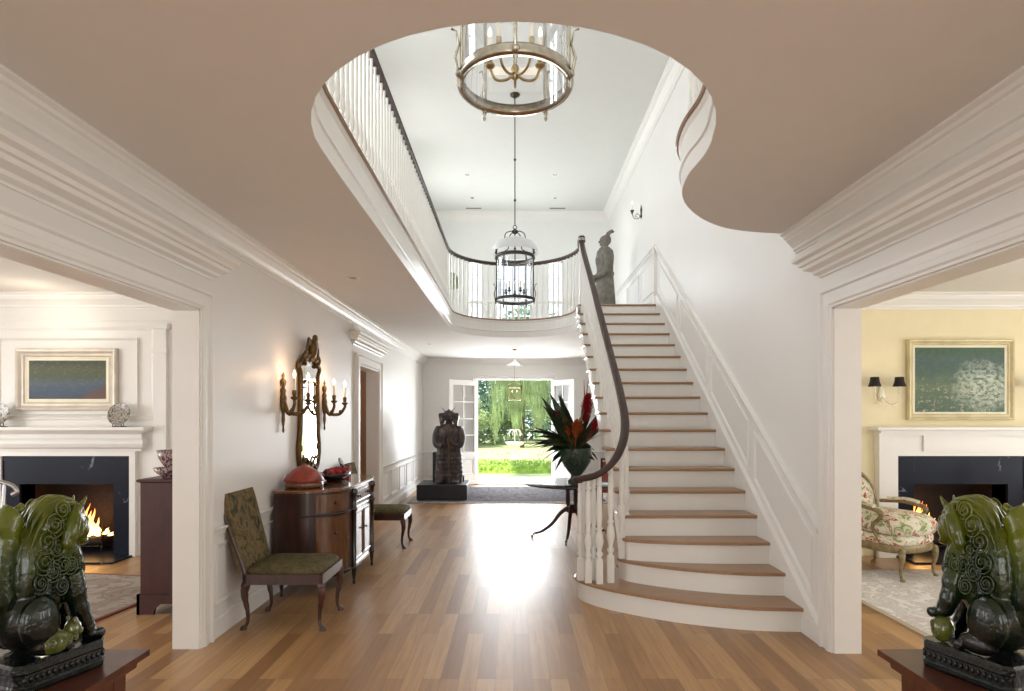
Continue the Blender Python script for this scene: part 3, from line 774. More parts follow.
flames(fl, [(d, Rf.uniform(.15, .28), max(.08, .40 - abs(d + .07) * 1.0) * Rf.uniform(.55, 1.1), Rf.uniform(.022, .045), Rf.uniform(-.03, .07)) for d in [Rf.gauss(-.0, .13) for _ in range(26)]], -5.24)
flames(fr_, [(d, Rf.uniform(.15, .28), max(.1, .48 - abs(d + .36) * 1.3) * Rf.uniform(.6, 1.1), Rf.uniform(.025, .05), Rf.uniform(-.03, .07)) for d in [Rf.gauss(-.34, .09) for _ in range(20)]], 5.31)
# ---------------------------------------------------------------- staircase
st = empty('staircase', (1.6, 4.6, 0), 0, 'white staircase with oak treads and dark handrail climbing along the right wall', 'staircase')
XS = 1.02
c1 = catmull([(2.235, 4.54, 0), (1.8, 4.585, 0), (1.32, 4.75, 0), (.92, 4.99, 0), (.70, 5.18, 0), (.58, 5.36, 0), (.565, 5.52, 0), (.66, 5.68, 0), (.84, 5.77, 0), (1.03, 5.80, 0)], 5)
c2 = catmull([(2.235, 4.84, 0), (1.85, 4.875, 0), (1.45, 5.0, 0), (1.12, 5.18, 0), (.97, 5.31, 0), (.94, 5.44, 0), (1.03, 5.55, 0)], 5)
c3 = catmull([(2.235, 5.13, 0), (1.7, 5.14, 0), (1.25, 5.20, 0), (1.03, 5.27, 0), (.975, 5.33, 0), (.99, 5.48, 0)], 5)
def inset(curve, d):
    out = []
    n = len(curve)
    for i, p in enumerate(curve):
        t = (curve[min(i + 1, n - 1)] - curve[max(i - 1, 0)]).normalized()
        nn = Vector((t.y, -t.x, 0))      # curve runs right to left along the front: interior on this side?
        if i == 0: nn = Vector((0, 1, 0))
        q = p + nn * d
        out.append(q)
    return out
# interior direction test
def ins(curve, d):
    a = inset(curve, d); mid = len(a) // 3
    return a if a[mid].y > curve[mid].y else inset(curve, -d)
for i, (cv, yb) in enumerate(((c1, 5.95), (c2, 5.7), (c3, 5.6))):
    z1 = RI * (i + 1)
    body = [(p.x, p.y) for p in ins(cv, .03)]
    if i == 0: body = [(min(x, 2.235), y) for x, y in body]
    poly = body + [(XS, yb), (2.235, yb)]
    mb = MB(); mb.prism(poly, z1 - RI, z1 - .028); mb.build('riser', M['stairw'], st, True)
    tp = [(min(p.x, 2.235), p.y) for p in cv] + [(XS, yb), (2.235, yb)]
    mb = MB()
    tin = [(min(p.x, 2.235), p.y) for p in ins(cv, .010)] + [(XS, yb), (2.235, yb)]
    mb.loft([[(x, y, z1 - .028) for x, y in tin], [(x, y, z1 - .022) for x, y in tp], [(x, y, z1 - .006) for x, y in tp], [(x, y, z1) for x, y in tin]], smooth=False)
    mb.build('tread', M['oak'], st, True)
for n in range(4, 19):
    y = yn(n); z = RI * n
    mb = MB()
    mb.box(XS, 2.235, y + .03, y + .05, z - RI, z - .028)
    # scroll bracket under the tread return
    s = [(y + .03, z - .03), (y + .27, z - .03), (y + .27, z - .06), (y + .22, z - .075), (y + .18, z - .12), (y + .13, z - .10), (y + .10, z - .15), (y + .05, z - .13), (y + .03, z - .17)]
    mb.prism_x(s, XS - .022, XS)
    mb.build('riser', M['stairw'], st, True)
    mb = MB()
    x0 = XS - .055 if n < 18 else XS
    y1 = y + .30 if n < 18 else y + .12
    zz = z - .001 if n == 18 else z
    mb.loft([[(x0 + .01, y + .01, z - .028), (2.235, y + .01, z - .028), (2.235, y1, z - .028), (x0 + .01, y1, z - .028)],
             [(x0, y, z - .02), (2.235, y, z - .02), (2.235, y1, z - .02), (x0, y1, z - .02)],
             [(x0, y, z - .008), (2.235, y, z - .008), (2.235, y1, z - .008), (x0, y1, z - .008)],
             [(x0 + .008, y + .008, zz), (2.235, y + .008, zz), (2.235, y1, zz), (x0 + .008, y1, zz)]], smooth=False)
    mb.build('tread', M['oak'] if n < 18 else M['oakn'], st, True)
# carriage: saw-tooth body with a sloping plaster soffit
poly = [(5.45, .0), (5.45, RI * 3 - .03)]
poly = [(5.3, .57 - .03)]
for n in range(4, 19):
    poly += [(yn(n) + .045, RI * (n - 1) - .029), (yn(n) + .045, RI * n - .029)]
poly += [(9.30, RI * 18 - .029), (9.30, 3.0), (9.05, 2.86)]
for y in (8.0, 7.0, 6.2): poly.append((y, .69 * (y - 4.302) - .42))
poly += [(5.75, .30), (5.62, 0), (5.3, 0)]
mb = MB(); mb.prism_x(poly, XS, 2.236); mb.build('carriage', M['stairw'], st, True)

# turned baluster, unit height
def baluster(h, plinth):
    mb = MB(); q = .0185; p = plinth
    mb.box(-q, q, -q, q, 0, p)
    pr = [(.017, p), (.010, p + .012), (.019, p + .03), (.011, p + .045), (.0215, p + .09), (.020, p + .14), (.0115, p + .185), (.0175, p + .2), (.0105, p + .215), (.0145, p + .30), (.0125, h - .12), (.0105, h - .09), (.016, h - .075), (.0105, h - .06), (.0125, h)]
    mb.lathe(pr, seg=10)
    return mb
bm1 = baluster(.90, .16).mesh('stair_baluster'); bm1.materials.append(M['stairw'])
bm3 = MB(); q = .022
bm3.box(-q, q, -q, q, 0, .20).lathe([(.022, .2), (.013, .215), (.026, .245), (.014, .27), (.020, .30), (.030, .345), (.024, .41), (.015, .44), (.024, .455), (.014, .475), (.021, .55), (.017, .80), (.013, .81), (.021, .825), (.016, .85), (.016, .9)], seg=12)
bm3 = bm3.mesh('newel_baluster'); bm3.materials.append(M['stairw'])
def put(mesh, name, root, p, sz, fat_=1):
    o = bpy.data.objects.new(name, mesh); C.objects.link(o); o.parent = root
    o.location = Vector(p) - root.location; o.scale = (fat_, fat_, sz); return o
rail = [(.575, 5.30, 1.068), (.62, 5.265, 1.082), (.70, 5.215, 1.105), (.79, 5.205, 1.155), (.885, 5.24, 1.245), (.965, 5.33, 1.365), (1.02, 5.46, 1.485), (1.05, 5.62, 1.62), (1.06, 5.80, 1.765), (1.07, 6.1, 1.98), (1.07, 6.4, 2.20), (1.07, 7.54, 3.04), (1.07, 8.33, 3.615), (1.065, 9.0, 4.11), (1.06, 9.28, 4.37)]
railc = catmull(rail, 6)
RP = [(-.036, .006), (-.040, .03), (-.030, .052), (0, .062), (.030, .052), (.040, .03), (.036, .006), (.022, 0), (-.022, 0)]
mb = MB(); mb.sweep(railc, RP, 1, smooth=True)
mb.lathe([(.035, 0), (.046, .01), (.048, .035), (.038, .055), (.0, .063)], c=(.575, 5.31, 1.066), seg=20)
mb.build('handrail', M['brownrail'], st, True)
def rail_z(y):
    best = min(railc, key=lambda p: abs(p.y - y) if p.x > 1.0 else 9); return best.z
for (x, y, m_) in ((.60, 5.35, 3), (.66, 5.265, 3), (.755, 5.235, 3), (.86, 5.275, 3), (.64, 5.46, 1), (.72, 5.36, 1)):
    zt = min(railc, key=lambda p: (p.x - x) ** 2 + (p.y - y) ** 2).z
    put(bm3, 'baluster', st, (x, y, RI), (zt - RI + .004) / .9, 1.3)
put(bm3, 'baluster', st, (.975, 5.37, RI * 2), (1.395 - RI * 2) / .9, 1.2)
put(bm3, 'baluster', st, (1.03, 5.45, RI * 3), (1.48 - RI * 3) / .9, 1.2)
put(bm3, 'baluster', st, (1.045, 5.56, RI * 3), (1.575 - RI * 3) / .9, 1.2)
for n in range(4, 18):
    for k in (0, 1):
        y = yn(n) + .06 + k * .138
        if y > 9.2 or y < 5.64: continue
        # interpolate rail height
        for a, b_ in zip(railc, railc[1:]):
            if a.x > 1.0 and a.y <= y <= b_.y: zt = a.z + (b_.z - a.z) * (y - a.y) / (b_.y - a.y)
        put(bm1, 'baluster', st, (1.065, y, RI * n), (zt - RI * n + .005) / .9)
mb = MB(); mb.box(1.03, 1.095, 9.255, 9.32, ZU, 4.40).lathe([(.05, 4.40), (.058, 4.41), (.058, 4.45), (.04, 4.475), (0, 4.48)], c=(1.0625, 9.29, 0), seg=16)
mb.build('newel_post', M['stairw'], st, True)
mb = MB(); mb.lathe([(.05, 4.385), (.058, 4.395), (.058, 4.46), (.042, 4.485), (0, 4.49)], c=(1.0625, 9.29, 0), seg=16); mb.build('newel_cap', M['brownrail'], st, True, label='dark mahogany newel cap')

# ---------------------------------------------------------------- gallery balustrades
ZRU = 4.40
def resample(pts, d):
    out = [Vector(pts[0])]; acc = 0
    for a, b_ in zip(pts, pts[1:]):
        a, b_ = Vector(a), Vector(b_); L = (b_ - a).length; t = d - acc
        while t <= L: out.append(a.lerp(b_, t / L)); t += d
        acc = (acc + L) % d if L else acc
    return out
bm2 = baluster(.965, .10).mesh('gallery_baluster'); bm2.materials.append(M['stairw'])
def gallery(root, path, spacing, limit=99, skip=.12):
    P = [Vector((x, y, ZRU)) for x, y in path]
    mb = MB(); mb.sweep(P, RP, 1, smooth=True); mb.build('handrail', M['brownrail'], root, True)
    rs = resample(P, spacing)[1:]
    for p in rs[:limit]: put(bm2, 'baluster', root, (p.x, p.y, ZU + .002), (ZRU + .004 - ZU) / .965)
    return len(rs)
g1 = empty('gallery_balustrade', (-1.09, 9.7, ZU), 0, 'white gallery balustrade with dark rail along left of opening, curving round behind hanging lantern', 'balustrade')
off = 0.05
path1 = [(1.04, 9.31)] + [(1.04, 9.7)] + [((1.04 + off) * math.cos(PI * k / 28), 9.7 + (1.045 + off) * math.sin(PI * k / 28)) for k in range(0, 29)] + [(-1.04 - off, 3.25)]
path1 = [path1[0], (1.07, 9.6)] + path1[2:]
n1 = gallery(g1, path1, .112)
g2 = empty('gallery_balustrade', (0, 2.1, ZU), 0, 'white balustrade on curved overhang of gallery, above right side of near ceiling', 'balustrade')
np_ = []
for i, (x, y) in enumerate(near[1:]):
    a = Vector(near[max(i, 0)]); b_ = Vector(near[min(i + 2, len(near) - 1)]); t = (b_ - a).normalized(); nn = Vector((t.y, -t.x))
    np_.append((x + nn.x * off, y + nn.y * off))
if np_[12][1] > near[13][1]: np_ = [(2 * x - a, 2 * y - b_) for (a, b_), (x, y) in zip(np_, near[1:])]
np_ = [(min(a, 2.23), b_) for a, b_ in np_]
n2 = gallery(g2, np_, .115)
print('balusters', n1, n2)

# ---------------------------------------------------------------- french doors of the foyer
def leaf(hx, ang, mir, label):
    r = empty('french_door', (hx, YB - .01, .02), ang, label, 'door', 'open french doors of the foyer')
    w, h, t = .88, 2.54, .045
    mb = MB(); s = .115
    mb.box(0, s, -t / 2, t / 2, 0, h).box(w - s, w, -t / 2, t / 2, 0, h).box(s, w - s, -t / 2, t / 2, h - .12, h).box(s, w - s, -t / 2, t / 2, .68, .80).box(s, w - s, -t / 2, t / 2, 0, .22)
    mb.box(s, w - s, -.012, .012, .22, .68)
    mb.frame2([(s + .03, .26), (w - s - .03, .26), (w - s - .03, .64), (s + .03, .64)], .03, .012, (0, .012, 0), (1, 0, 0), (0, 1, 0))
    mb.frame2([(s + .03, .26), (w - s - .03, .26), (w - s - .03, .64), (s + .03, .64)], .03, .012, (0, -.012, 0), (1, 0, 0), (0, -1, 0))
    mb.build('door_frame', M['trim'], r)
    mb = MB(); mb.box(w / 2 - .012, w / 2 + .012, -.014, .014, .80, h - .12)
    for i in range(1, 4): z = .80 + (h - .92) * i / 4; mb.box(s, w - s, -.014, .014, z - .012, z + .012)
    mb.build('glazing_bars', M['trim'], r)
    mb = MB(); mb.box(s, w - s, -.003, .003, .80, h - .12); mb.build('glass_pane', M['glass'], r)
    mb = MB()
    for sg in (-1, 1): mb.tube([(w - .055, sg * .022, 1.0), (w - .055, sg * .06, 1.0), (w - .15, sg * .06, 1.0)], .009, 8)
    mb.box(w - .075, w - .035, -.026, .026, .93, 1.07); mb.build('door_handle', M['brass'], r)
    mb = MB()
    for z in (.25, 1.25, 2.3): mb.lathe([(.012, z - .05), (.012, z + .05)], c=(0, 0, 0), seg=8)
    mb.build('hinge', M['brass'], r)
    return r
# left leaf opens in to point left-near
leaf(DX0 + .0, PI + math.radians(43), 0, 'left white glazed french door, swung inward beside the dark warrior figure')
leaf(DX1 - .0, -math.radians(57), 1, 'right white glazed french door, swung inward behind the tall flowers')
mb = MB(); mb.box(DX0 - .05, DX1 + .05, YB - .03, YB + .25, 0, .025); struct('door_threshold', mb, M['paving'])

# ---------------------------------------------------------------- lanterns
def glass_cyl(r, z0, z1, seg=32):
    mb = MB(); vs = []; fs = []
    for k in range(seg):
        a = 2 * PI * k / seg; vs += [(r * math.cos(a), r * math.sin(a), z0), (r * math.cos(a), r * math.sin(a), z1)]
    for k in range(seg): a = 2 * k; b_ = 2 * ((k + 1) % seg); fs.append((a, b_, b_ + 1, a + 1))
    mb.add(vs, fs, True); return mb
def ringp(r, z, n=40): return [(r * math.cos(2 * PI * k / n), r * math.sin(2 * PI * k / n), z) for k in range(n)]
def lantern(m, m2, label, group, loc, ztop, fat=1.0):
    r = empty('hanging_lantern', loc, 0, label, 'lantern', group)
    R = .285
    # bottom and top rings: tall moulded bands
    def band(z, h, t):
        pr = [(R - t, z), (R + t * .9, z), (R + t * 1.3, z + h * .25), (R + t * .6, z + h * .5), (R + t, z + h * .8), (R + t * .6, z + h), (R - t, z + h)]
        mb = MB(); mb.loft([[(a * math.cos(2 * PI * k / 40), a * math.sin(2 * PI * k / 40), zz) for a, zz in pr] for k in range(41)], smooth=True, caps=False); return mb
    band(0, .045 * fat, .012 * fat).build('lower_ring', m, r)
    band(.63, .05 * fat, .012 * fat).build('upper_ring', m, r)
    for k in range(5):
        a = -PI / 2 + 2 * PI * k / 5; x, y = R * math.cos(a), R * math.sin(a); ux, uy = math.cos(a), math.sin(a)
        mb = MB(); mb.tube([(x, y, -.01), (x, y, .70)], .008 * fat, 8)
        mb.ell((x * 1.03, y * 1.03, .02), .019 * fat, seg=8, rg=6).lathe([(.004, -.055), (.011, -.04), (.006, -.028), (.014, -.012), (.006, .0)], c=(x * 1.03, y * 1.03, 0), seg=8)
        mb.tube([(x * 1.06, y * 1.06, .02), (x * 1.12, y * 1.12, .10), (x * 1.05, y * 1.05, .17), (x * 1.10, y * 1.10, .235), (x * 1.19, y * 1.19, .24)], [.006 * fat, .007 * fat, .005 * fat, .004, .007], 6)
        mb.ell((x * 1.03, y * 1.03, .70), .018 * fat, seg=8, rg=6).lathe([(.012, .70), (.005, .73), (.010, .745), (.001, .775)], c=(x * 1.03, y * 1.03, 0), seg=8)
        mb.build('upright', m, r)
        pts = catmull([(x * .99, y * .99, .69), (x * .93, y * .93, .80), (x * .62, y * .62, .82), (x * .58, y * .58, .90), (x * .50, y * .50, .995), (x * .25, y * .25, 1.035), (0, 0, 1.04)], 5)
        mb = MB(); mb.tube(pts, .0075 * fat, 7); mb.build('crown_arm', m, r)
    glass_cyl(R - .016, .01, .655).build('glass_cylinder', M['lglass'], r)
    mb = MB(); pr = [(.345, .72), (.345, .74), (.325, .80), (.27, .87), (.18, .915), (.08, .94), (.03, .945)]
    mb.lathe(pr, seg=32, caps=False); mb.build('glass_smoke_bell', M['milk'], r)
    mb = MB(); mb.lathe([(.02, 1.0), (.05, 1.02), (.055, 1.04), (.03, 1.06), (.012, 1.08)], seg=14)
    mb.tube([(.028 * math.cos(2 * PI * k / 14), 0, 1.10 + .028 * math.sin(2 * PI * k / 14)) for k in range(14)], .006, 6, closed=True)
    mb.tube([(0, 0, 1.125), (0, 0, ztop)], .008, 8)
    for z in (1.5, 2.1): mb.ell((0, 0, z), .02, seg=10, rg=6)
    mb.lathe([(.075, ztop), (.07, ztop - .02), (.03, ztop - .04), (.012, ztop - .06)], seg=16)
    mb.build('hanging_rod', m, r)
    # candle cluster
    mb = MB(); mb.lathe([(.002, .035), (.018, .05), (.01, .07), (.022, .10), (.008, .13), (.006, .9)], seg=12)
    mb.build('cluster_stem', m2, r)
    for k in range(5):
        a = PI / 2 + 2 * PI * k / 5; ux, uy = math.cos(a), math.sin(a)
        pts = catmull([(0, 0, .08), (.05 * ux, .05 * uy, .05), (.11 * ux, .11 * uy, .065), (.14 * ux, .14 * uy, .13)], 5)
        mb = MB(); mb.tube(pts, .006 * fat, 6); mb.lathe([(.006, .12), (.026, .135), (.028, .145), (.012, .15), (.016, .17), (.015, .19)], c=(.14 * ux, .14 * uy, 0), seg=10)
        arm = mb.build('candle_arm', m2, r)
        mb = MB(); mb.lathe([(.0105, .18), (.0105, .29)], c=(.14 * ux, .14 * uy, 0), seg=10); mb.build('candle', M['wax'], arm)
        mb = MB(); mb.lathe([(.004, .29), (.011, .305), (.009, .325), (.001, .345)], c=(.14 * ux, .14 * uy, 0), seg=8); mb.build('candle_bulb', M['flame'], arm)
    return r
lantern(M['silver'], M['brass'], 'large pewter and glass lantern hanging near the viewer, cut by ceiling edge', None, (.008, 3.1, 3.365), ZT - 3.365, 1.25)
lantern(M['bronze'], M['bronze'], 'dark metal lantern with glass smoke bell hanging before curved gallery rail', None, (.02, 8.8, 3.365), ZT - 3.365, 1.0)
# small foyer lantern
r = empty('hanging_lantern', (.02, 12.6, 2.03), 0, 'small square brass lantern hanging inside the open garden doors', 'lantern')
mb = MB(); q, h = .12, .26
for sx in (-q, q):
    for sy in (-q, q): mb.box(sx - .007, sx + .007, sy - .007, sy + .007, 0, h)
for z in (0, h):
    mb.box(-q, q, -q - .007, -q + .007, z - .008, z + .008).box(-q, q, q - .007, q + .007, z - .008, z + .008).box(-q - .007, -q + .007, -q, q, z - .008, z + .008).box(q - .007, q + .007, -q, q, z - .008, z + .008)
mb.build('lantern_frame', M['brass'], r)
mb = MB()
for sx, sy in ((-1, -1), (1, -1), (1, 1), (-1, 1)): mb.tube(catmull([(sx * q, sy * q, h), (sx * q * 1.15, sy * q * 1.15, h + .06), (sx * .05, sy * .05, h + .11), (0, 0, h + .16)], 5), .005, 6)
mb.tube([(0, 0, h + .14), (0, 0, ZC - 2.03)], .004, 6).lathe([(.05, ZC - 2.03), (.045, ZC - 2.05), (.01, ZC - 2.065)], seg=14)
mb.build('chain_and_crown', M['brass'], r)
mb = MB(); mb.lathe([(.165, h + .46), (.16, h + .475), (.10, h + .51), (.04, h + .55), (.015, h + .60)], seg=24, caps=False); mb.build('smoke_bell', M['milk'], r)
mb = MB(); mb.lathe([(.004, .02), (.02, .03), (.01, .06), (.01, .09)], seg=8); mb.tube([(-.05, 0, .08), (0, 0, .05), (.05, 0, .08)], .004, 6)
for sx in (-.05, .05): mb.lathe([(.012, .08), (.008, .09), (.008, .16)], c=(sx, 0, 0), seg=8)
mb.build('candle_cluster', M['brass'], r)
mb = MB()
for sx in (-.05, .05): mb.lathe([(.003, .16), (.01, .175), (.001, .21)], c=(sx, 0, 0), seg=8)
mb.build('candle_bulb', M['flame'], r)

# ceiling fittings
def downlight(x, y, z, label, rad=.05):
    r = empty('recessed_ceiling_light', (x, y, z), 0, label, 'ceiling light', 'recessed ceiling lights')
    mb = MB(); pr = [(rad * 1.3, 0), (rad * 1.25, -.006), (rad, -.004), (rad * .8, .012)]
    mb.lathe(pr, seg=24, caps=False); mb.build('bezel', M['trim'], r)
    mb = MB(); mb.lathe([(rad * .85, -.001), (rad * .8, -.004), (.02, -.003)], seg=20); mb.build('aperture', M['steel'], r)
for x, y, z, l in ((-1.67, 6.18, ZC, 'recessed light in hall ceiling above gilt mirror'), (-1.66, 11.7, ZC, 'recessed light in ceiling above the warrior figure'),
                   (-.91, 11.7, ZT, 'nearer left recessed light in the upper ceiling'), (.81, 11.7, ZT, 'nearer right recessed light in the upper ceiling'), (-.9, 12.94, ZT, 'farther left recessed light in the upper ceiling'), (.9, 12.94, ZT, 'farther right recessed light in the upper ceiling'),
                   (-4.0, 4.9, ZR, 'recessed light in the left room ceiling')):
    downlight(x, y, z, l)
for x in (-.91, 1.0):
    r = empty('air_vent', (x, 13.55, ZT), 0, ('left' if x < 0 else 'right') + ' slotted air vent in upper ceiling by the end wall', 'vent')
    mb = MB(); mb.box(-.2, .2, -.05, .05, -.008, 0); mb.build('vent_frame', M['trim'], r)
    mb = MB()
    for i in range(5): mb.box(-.18, .18, -.04 + i * .018, -.033 + i * .018, -.012, -.008)
    mb.build('vent_slats', M['steel'], r)
# ---------------------------------------------------------------- outdoors
mb = MB(); mb.box(-30, 30, YB + .2, 17.0, -.14, -.03); o = mb.build('garden_terrace', M['paving']); o['kind'] = 'structure'
mb = MB(); mb.box(-30, 30, 17.0, 60, -.18, -.09); o = mb.build('ground_lawn', M['grass']); o['kind'] = 'structure'
def leafcards(mb, c, n, size, shell, rng=random):
    # n small leaf quads spread in an ellipsoid, denser near the skin
    for _ in range(n):
        while True:
            p = Vector((rng.uniform(-1, 1), rng.uniform(-1, 1), rng.uniform(-1, 1)))
            if .05 < p.length <= 1: break
        p = p.normalized() * (p.length ** .4)
        q = Vector((c[0] + p.x * shell[0], c[1] + p.y * shell[1], c[2] + p.z * shell[2]))
        a = Vector((rng.gauss(0, 1), rng.gauss(0, 1), rng.gauss(0, .7))).normalized(); b_ = a.orthogonal().normalized()
        s = size * rng.uniform(.6, 1.3)
        mb.add([q - a * s, q + b_ * s * .45, q + a * s, q - b_ * s * .45], [(0, 1, 2, 3)])
R0 = random.Random(3)
def tree(name, x, y, h, rad, label, cat, m, n, size, trunk=.18, group='trees beyond the lawn', low=.12):
    r = empty(name, (x, y, -.1), 0, label, cat, group)
    mb = MB(); mb.tube([(0, 0, 0), (.1, 0, h * .3), (-.05, .1, h * .7)], [trunk, trunk * .5], 10)
    for k in range(5):
        a = k * 1.3; mb.tube([(0, 0, h * .3), (math.cos(a) * rad * .5, math.sin(a) * rad * .5, h * .6)], [trunk * .4, trunk * .15], 6)
    mb.build('trunk', M['bark'], r)
    mb = MB()
    for k in range(16):
        a = R0.uniform(0, 2 * PI); t = R0.uniform(low, .92); rr = rad * .62 * R0.uniform(.3, 1)
        leafcards(mb, (math.cos(a) * rr, math.sin(a) * rr, h * t), n // 16, size, (rad * .5, rad * .5, h * .16), R0)
    mb.build('foliage', m, r)
tree('broadleaf_tree', -4.2, 37, 8, 3.0, 'dark green tree at left behind the lawn, seen through open doors', 'tree', M['treed'], 5200, .17, low=.1)
tree('broadleaf_tree', 4.3, 38, 8, 3.0, 'dark green tree at right behind the lawn, seen through open doors', 'tree', M['treed'], 5200, .17, low=.1)
tree('broadleaf_tree', .2, 44.5, 10, 4.4, 'dark green tree farthest back behind the weeping willow', 'tree', M['treed'], 5200, .24, low=.1)
tree('garden_shrub', -2.6, 34.2, 3.0, 1.5, 'bushy lighter green shrub at left of the weeping willow', 'shrub', M['willow'], 3600, .08, .05, 'shrubs at the lawn edge', .15)
tree('garden_shrub', 3.3, 34.4, 2.4, 1.5, 'bushy mid green shrub at right of the weeping willow', 'shrub', M['treem'], 3600, .08, .05, 'shrubs at the lawn edge', .15)
tree('garden_shrub', 5.6, 41, 3.2, 2.2, 'distant green shrub mass at right edge of the garden view', 'shrub', M['treem'], 4200, .12, .05, 'shrubs at the lawn edge', .12)
tree('garden_shrub', -6.0, 41.5, 3.4, 2.6, 'distant green shrub mass at left edge of the garden view', 'shrub', M['treed'], 4200, .12, .05, 'shrubs at the lawn edge', .12)
tree('garden_shrub', -1.2, 40, 2.6, 2.4, 'distant green shrub mass directly behind the weeping willow', 'shrub', M['treem'], 4200, .12, .05, 'shrubs at the lawn edge', .12)
r = empty('weeping_willow', (.5, 33.8, -.1), 0, 'pale green weeping willow tree standing at the far edge of lawn', 'tree', 'trees beyond the lawn')
mb = MB(); mb.tube([(0, .9, 0), (.05, .8, 2), (0, .1, 5)], [.13, .08], 10)
for k in range(8): a = k * .8; mb.tube(catmull([(0, 0, 3.6), (math.cos(a) * .8, math.sin(a) * .8, 5.0), (math.cos(a) * 1.7, math.sin(a) * 1.6, 4.4)], 4), [.06, .02], 6)
mb.build('trunk', M['bark'], r)
mb = MB()
for k in range(460):
    a = R0.uniform(0, 2 * PI); rr = 1.95 * math.sqrt(R0.uniform(.02, 1)); x, y = rr * math.cos(a), rr * math.sin(a) * .7
    zt = 5.6 - .55 * rr + R0.uniform(-.9, .3); zb = R0.uniform(.2, 1.6) + .9 * (1 + math.sin(x * 5.5)); z = zt; ph = R0.uniform(0, 6)
    while z > zb:
        q = Vector((x * (1 + .10 * (zt - z) / 4) + .06 * math.sin(z * 2 + ph), y + .05 * math.cos(z * 2 + ph), z))
        d = Vector((R0.uniform(-.35, .35), R0.uniform(-.35, .35), -1)).normalized(); s = R0.uniform(.05, .09); w_ = d.orthogonal().normalized() * s * .3
        mb.add([q - d * s, q + w_, q + d * s, q - w_], [(0, 1, 2, 3)])
        z -= R0.uniform(.055, .10)
mb.build('foliage', M['willow'], r)
# clipped hedge and flower bed
mb = MB(); mb.box(-4.2, 4.2, 18.6, 19.5, -.1, .16)
for _ in range(9000):
    q = Vector((R0.uniform(-4.2, 4.2), R0.uniform(18.5, 19.6), R0.uniform(.0, .30))); a = Vector((R0.gauss(0, 1), R0.gauss(0, 1), R0.gauss(0, 1))).normalized(); b_ = a.orthogonal().normalized(); s = R0.uniform(.025, .05)
    mb.add([q - a * s, q + b_ * s * .6, q + a * s, q - b_ * s * .6], [(0, 1, 2, 3)])
tag(mb.build('box_hedge', M['hedge']), 'low bright lime green hedge running across outside the open doors', 'hedge')
mb = MB()
for _ in range(2600):
    q = Vector((R0.uniform(-4, 4), R0.uniform(20.2, 21.6), R0.uniform(.0, .5))); a = Vector((R0.gauss(0, 1), R0.gauss(0, 1), R0.gauss(0, 1))).normalized(); b_ = a.orthogonal().normalized(); s = R0.uniform(.02, .05)
    mb.add([q - a * s, q + b_ * s * .6, q + a * s, q - b_ * s * .6], [(0, 1, 2, 3)])
tag(mb.build('flower_bed', M['pink']), 'loose bed of pale pink flowers behind the lime green hedge', 'flowers', kind='stuff')
r = empty('garden_fountain', (.05, 24, -.1), 0, 'pale tiered stone fountain on the lawn, centred in the open doorway', 'fountain')
mb = MB(); mb.lathe([(.26, 0), (.26, .1), (.12, .16), (.08, .5), (.13, .6)], seg=16); mb.build('pedestal', M['linen'], r)
mb = MB(); mb.lathe([(.1, .58), (.34, .68), (.40, .78), (.37, .78), (.1, .66)], seg=24); mb.build('basin', M['linen'], r)
mb = MB()
for k in range(10):
    a = 2 * PI * k / 10; mb.tube(catmull([(0, 0, .75), (0, 0, 1.15), (.16 * math.cos(a), .16 * math.sin(a), 1.28), (.30 * math.cos(a), .30 * math.sin(a), 1.05)], 4), .010, 5)
mb.build('water_jets', M['linen'], r)

# ---------------------------------------------------------------- rugs
def rug(x0, x1, y0, y1, rz, label, m, mbd, bw=.14, name='rug'):
    cx, cy = (x0 + x1) / 2, (y0 + y1) / 2; hx, hy = (x1 - x0) / 2, (y1 - y0) / 2
    r = empty(name, (cx, cy, 0.001), rz, label, 'rug')
    mb = MB(); mb.box(-hx + bw, hx - bw, -hy + bw, hy - bw, 0, .014); mb.build('field', m, r)
    mb = MB(); mb.box(-hx, hx, -hy, -hy + bw, 0, .013).box(-hx, hx, hy - bw, hy, 0, .013).box(-hx, -hx + bw, -hy + bw, hy - bw, 0, .013).box(hx - bw, hx, -hy + bw, hy - bw, 0, .013)
    mb.build('border', mbd, r); return r
rug(-2.05, 1.98, 11.45, 14.3, 0, 'grey patterned rug lying before the open garden doors', M['rug1'], M['rug1b'], .16)
rug(-6.9, -3.42, 2.9, 6.35, math.radians(-9), 'taupe patterned rug with rust edge before left room fireplace', M['rug2'], M['rug2b'], .035)
rug(3.08, 7.4, 2.6, 6.42, 0, 'ivory rug with faint grey pattern before right room fireplace', M['rug3'], M['rug3b'], .05)

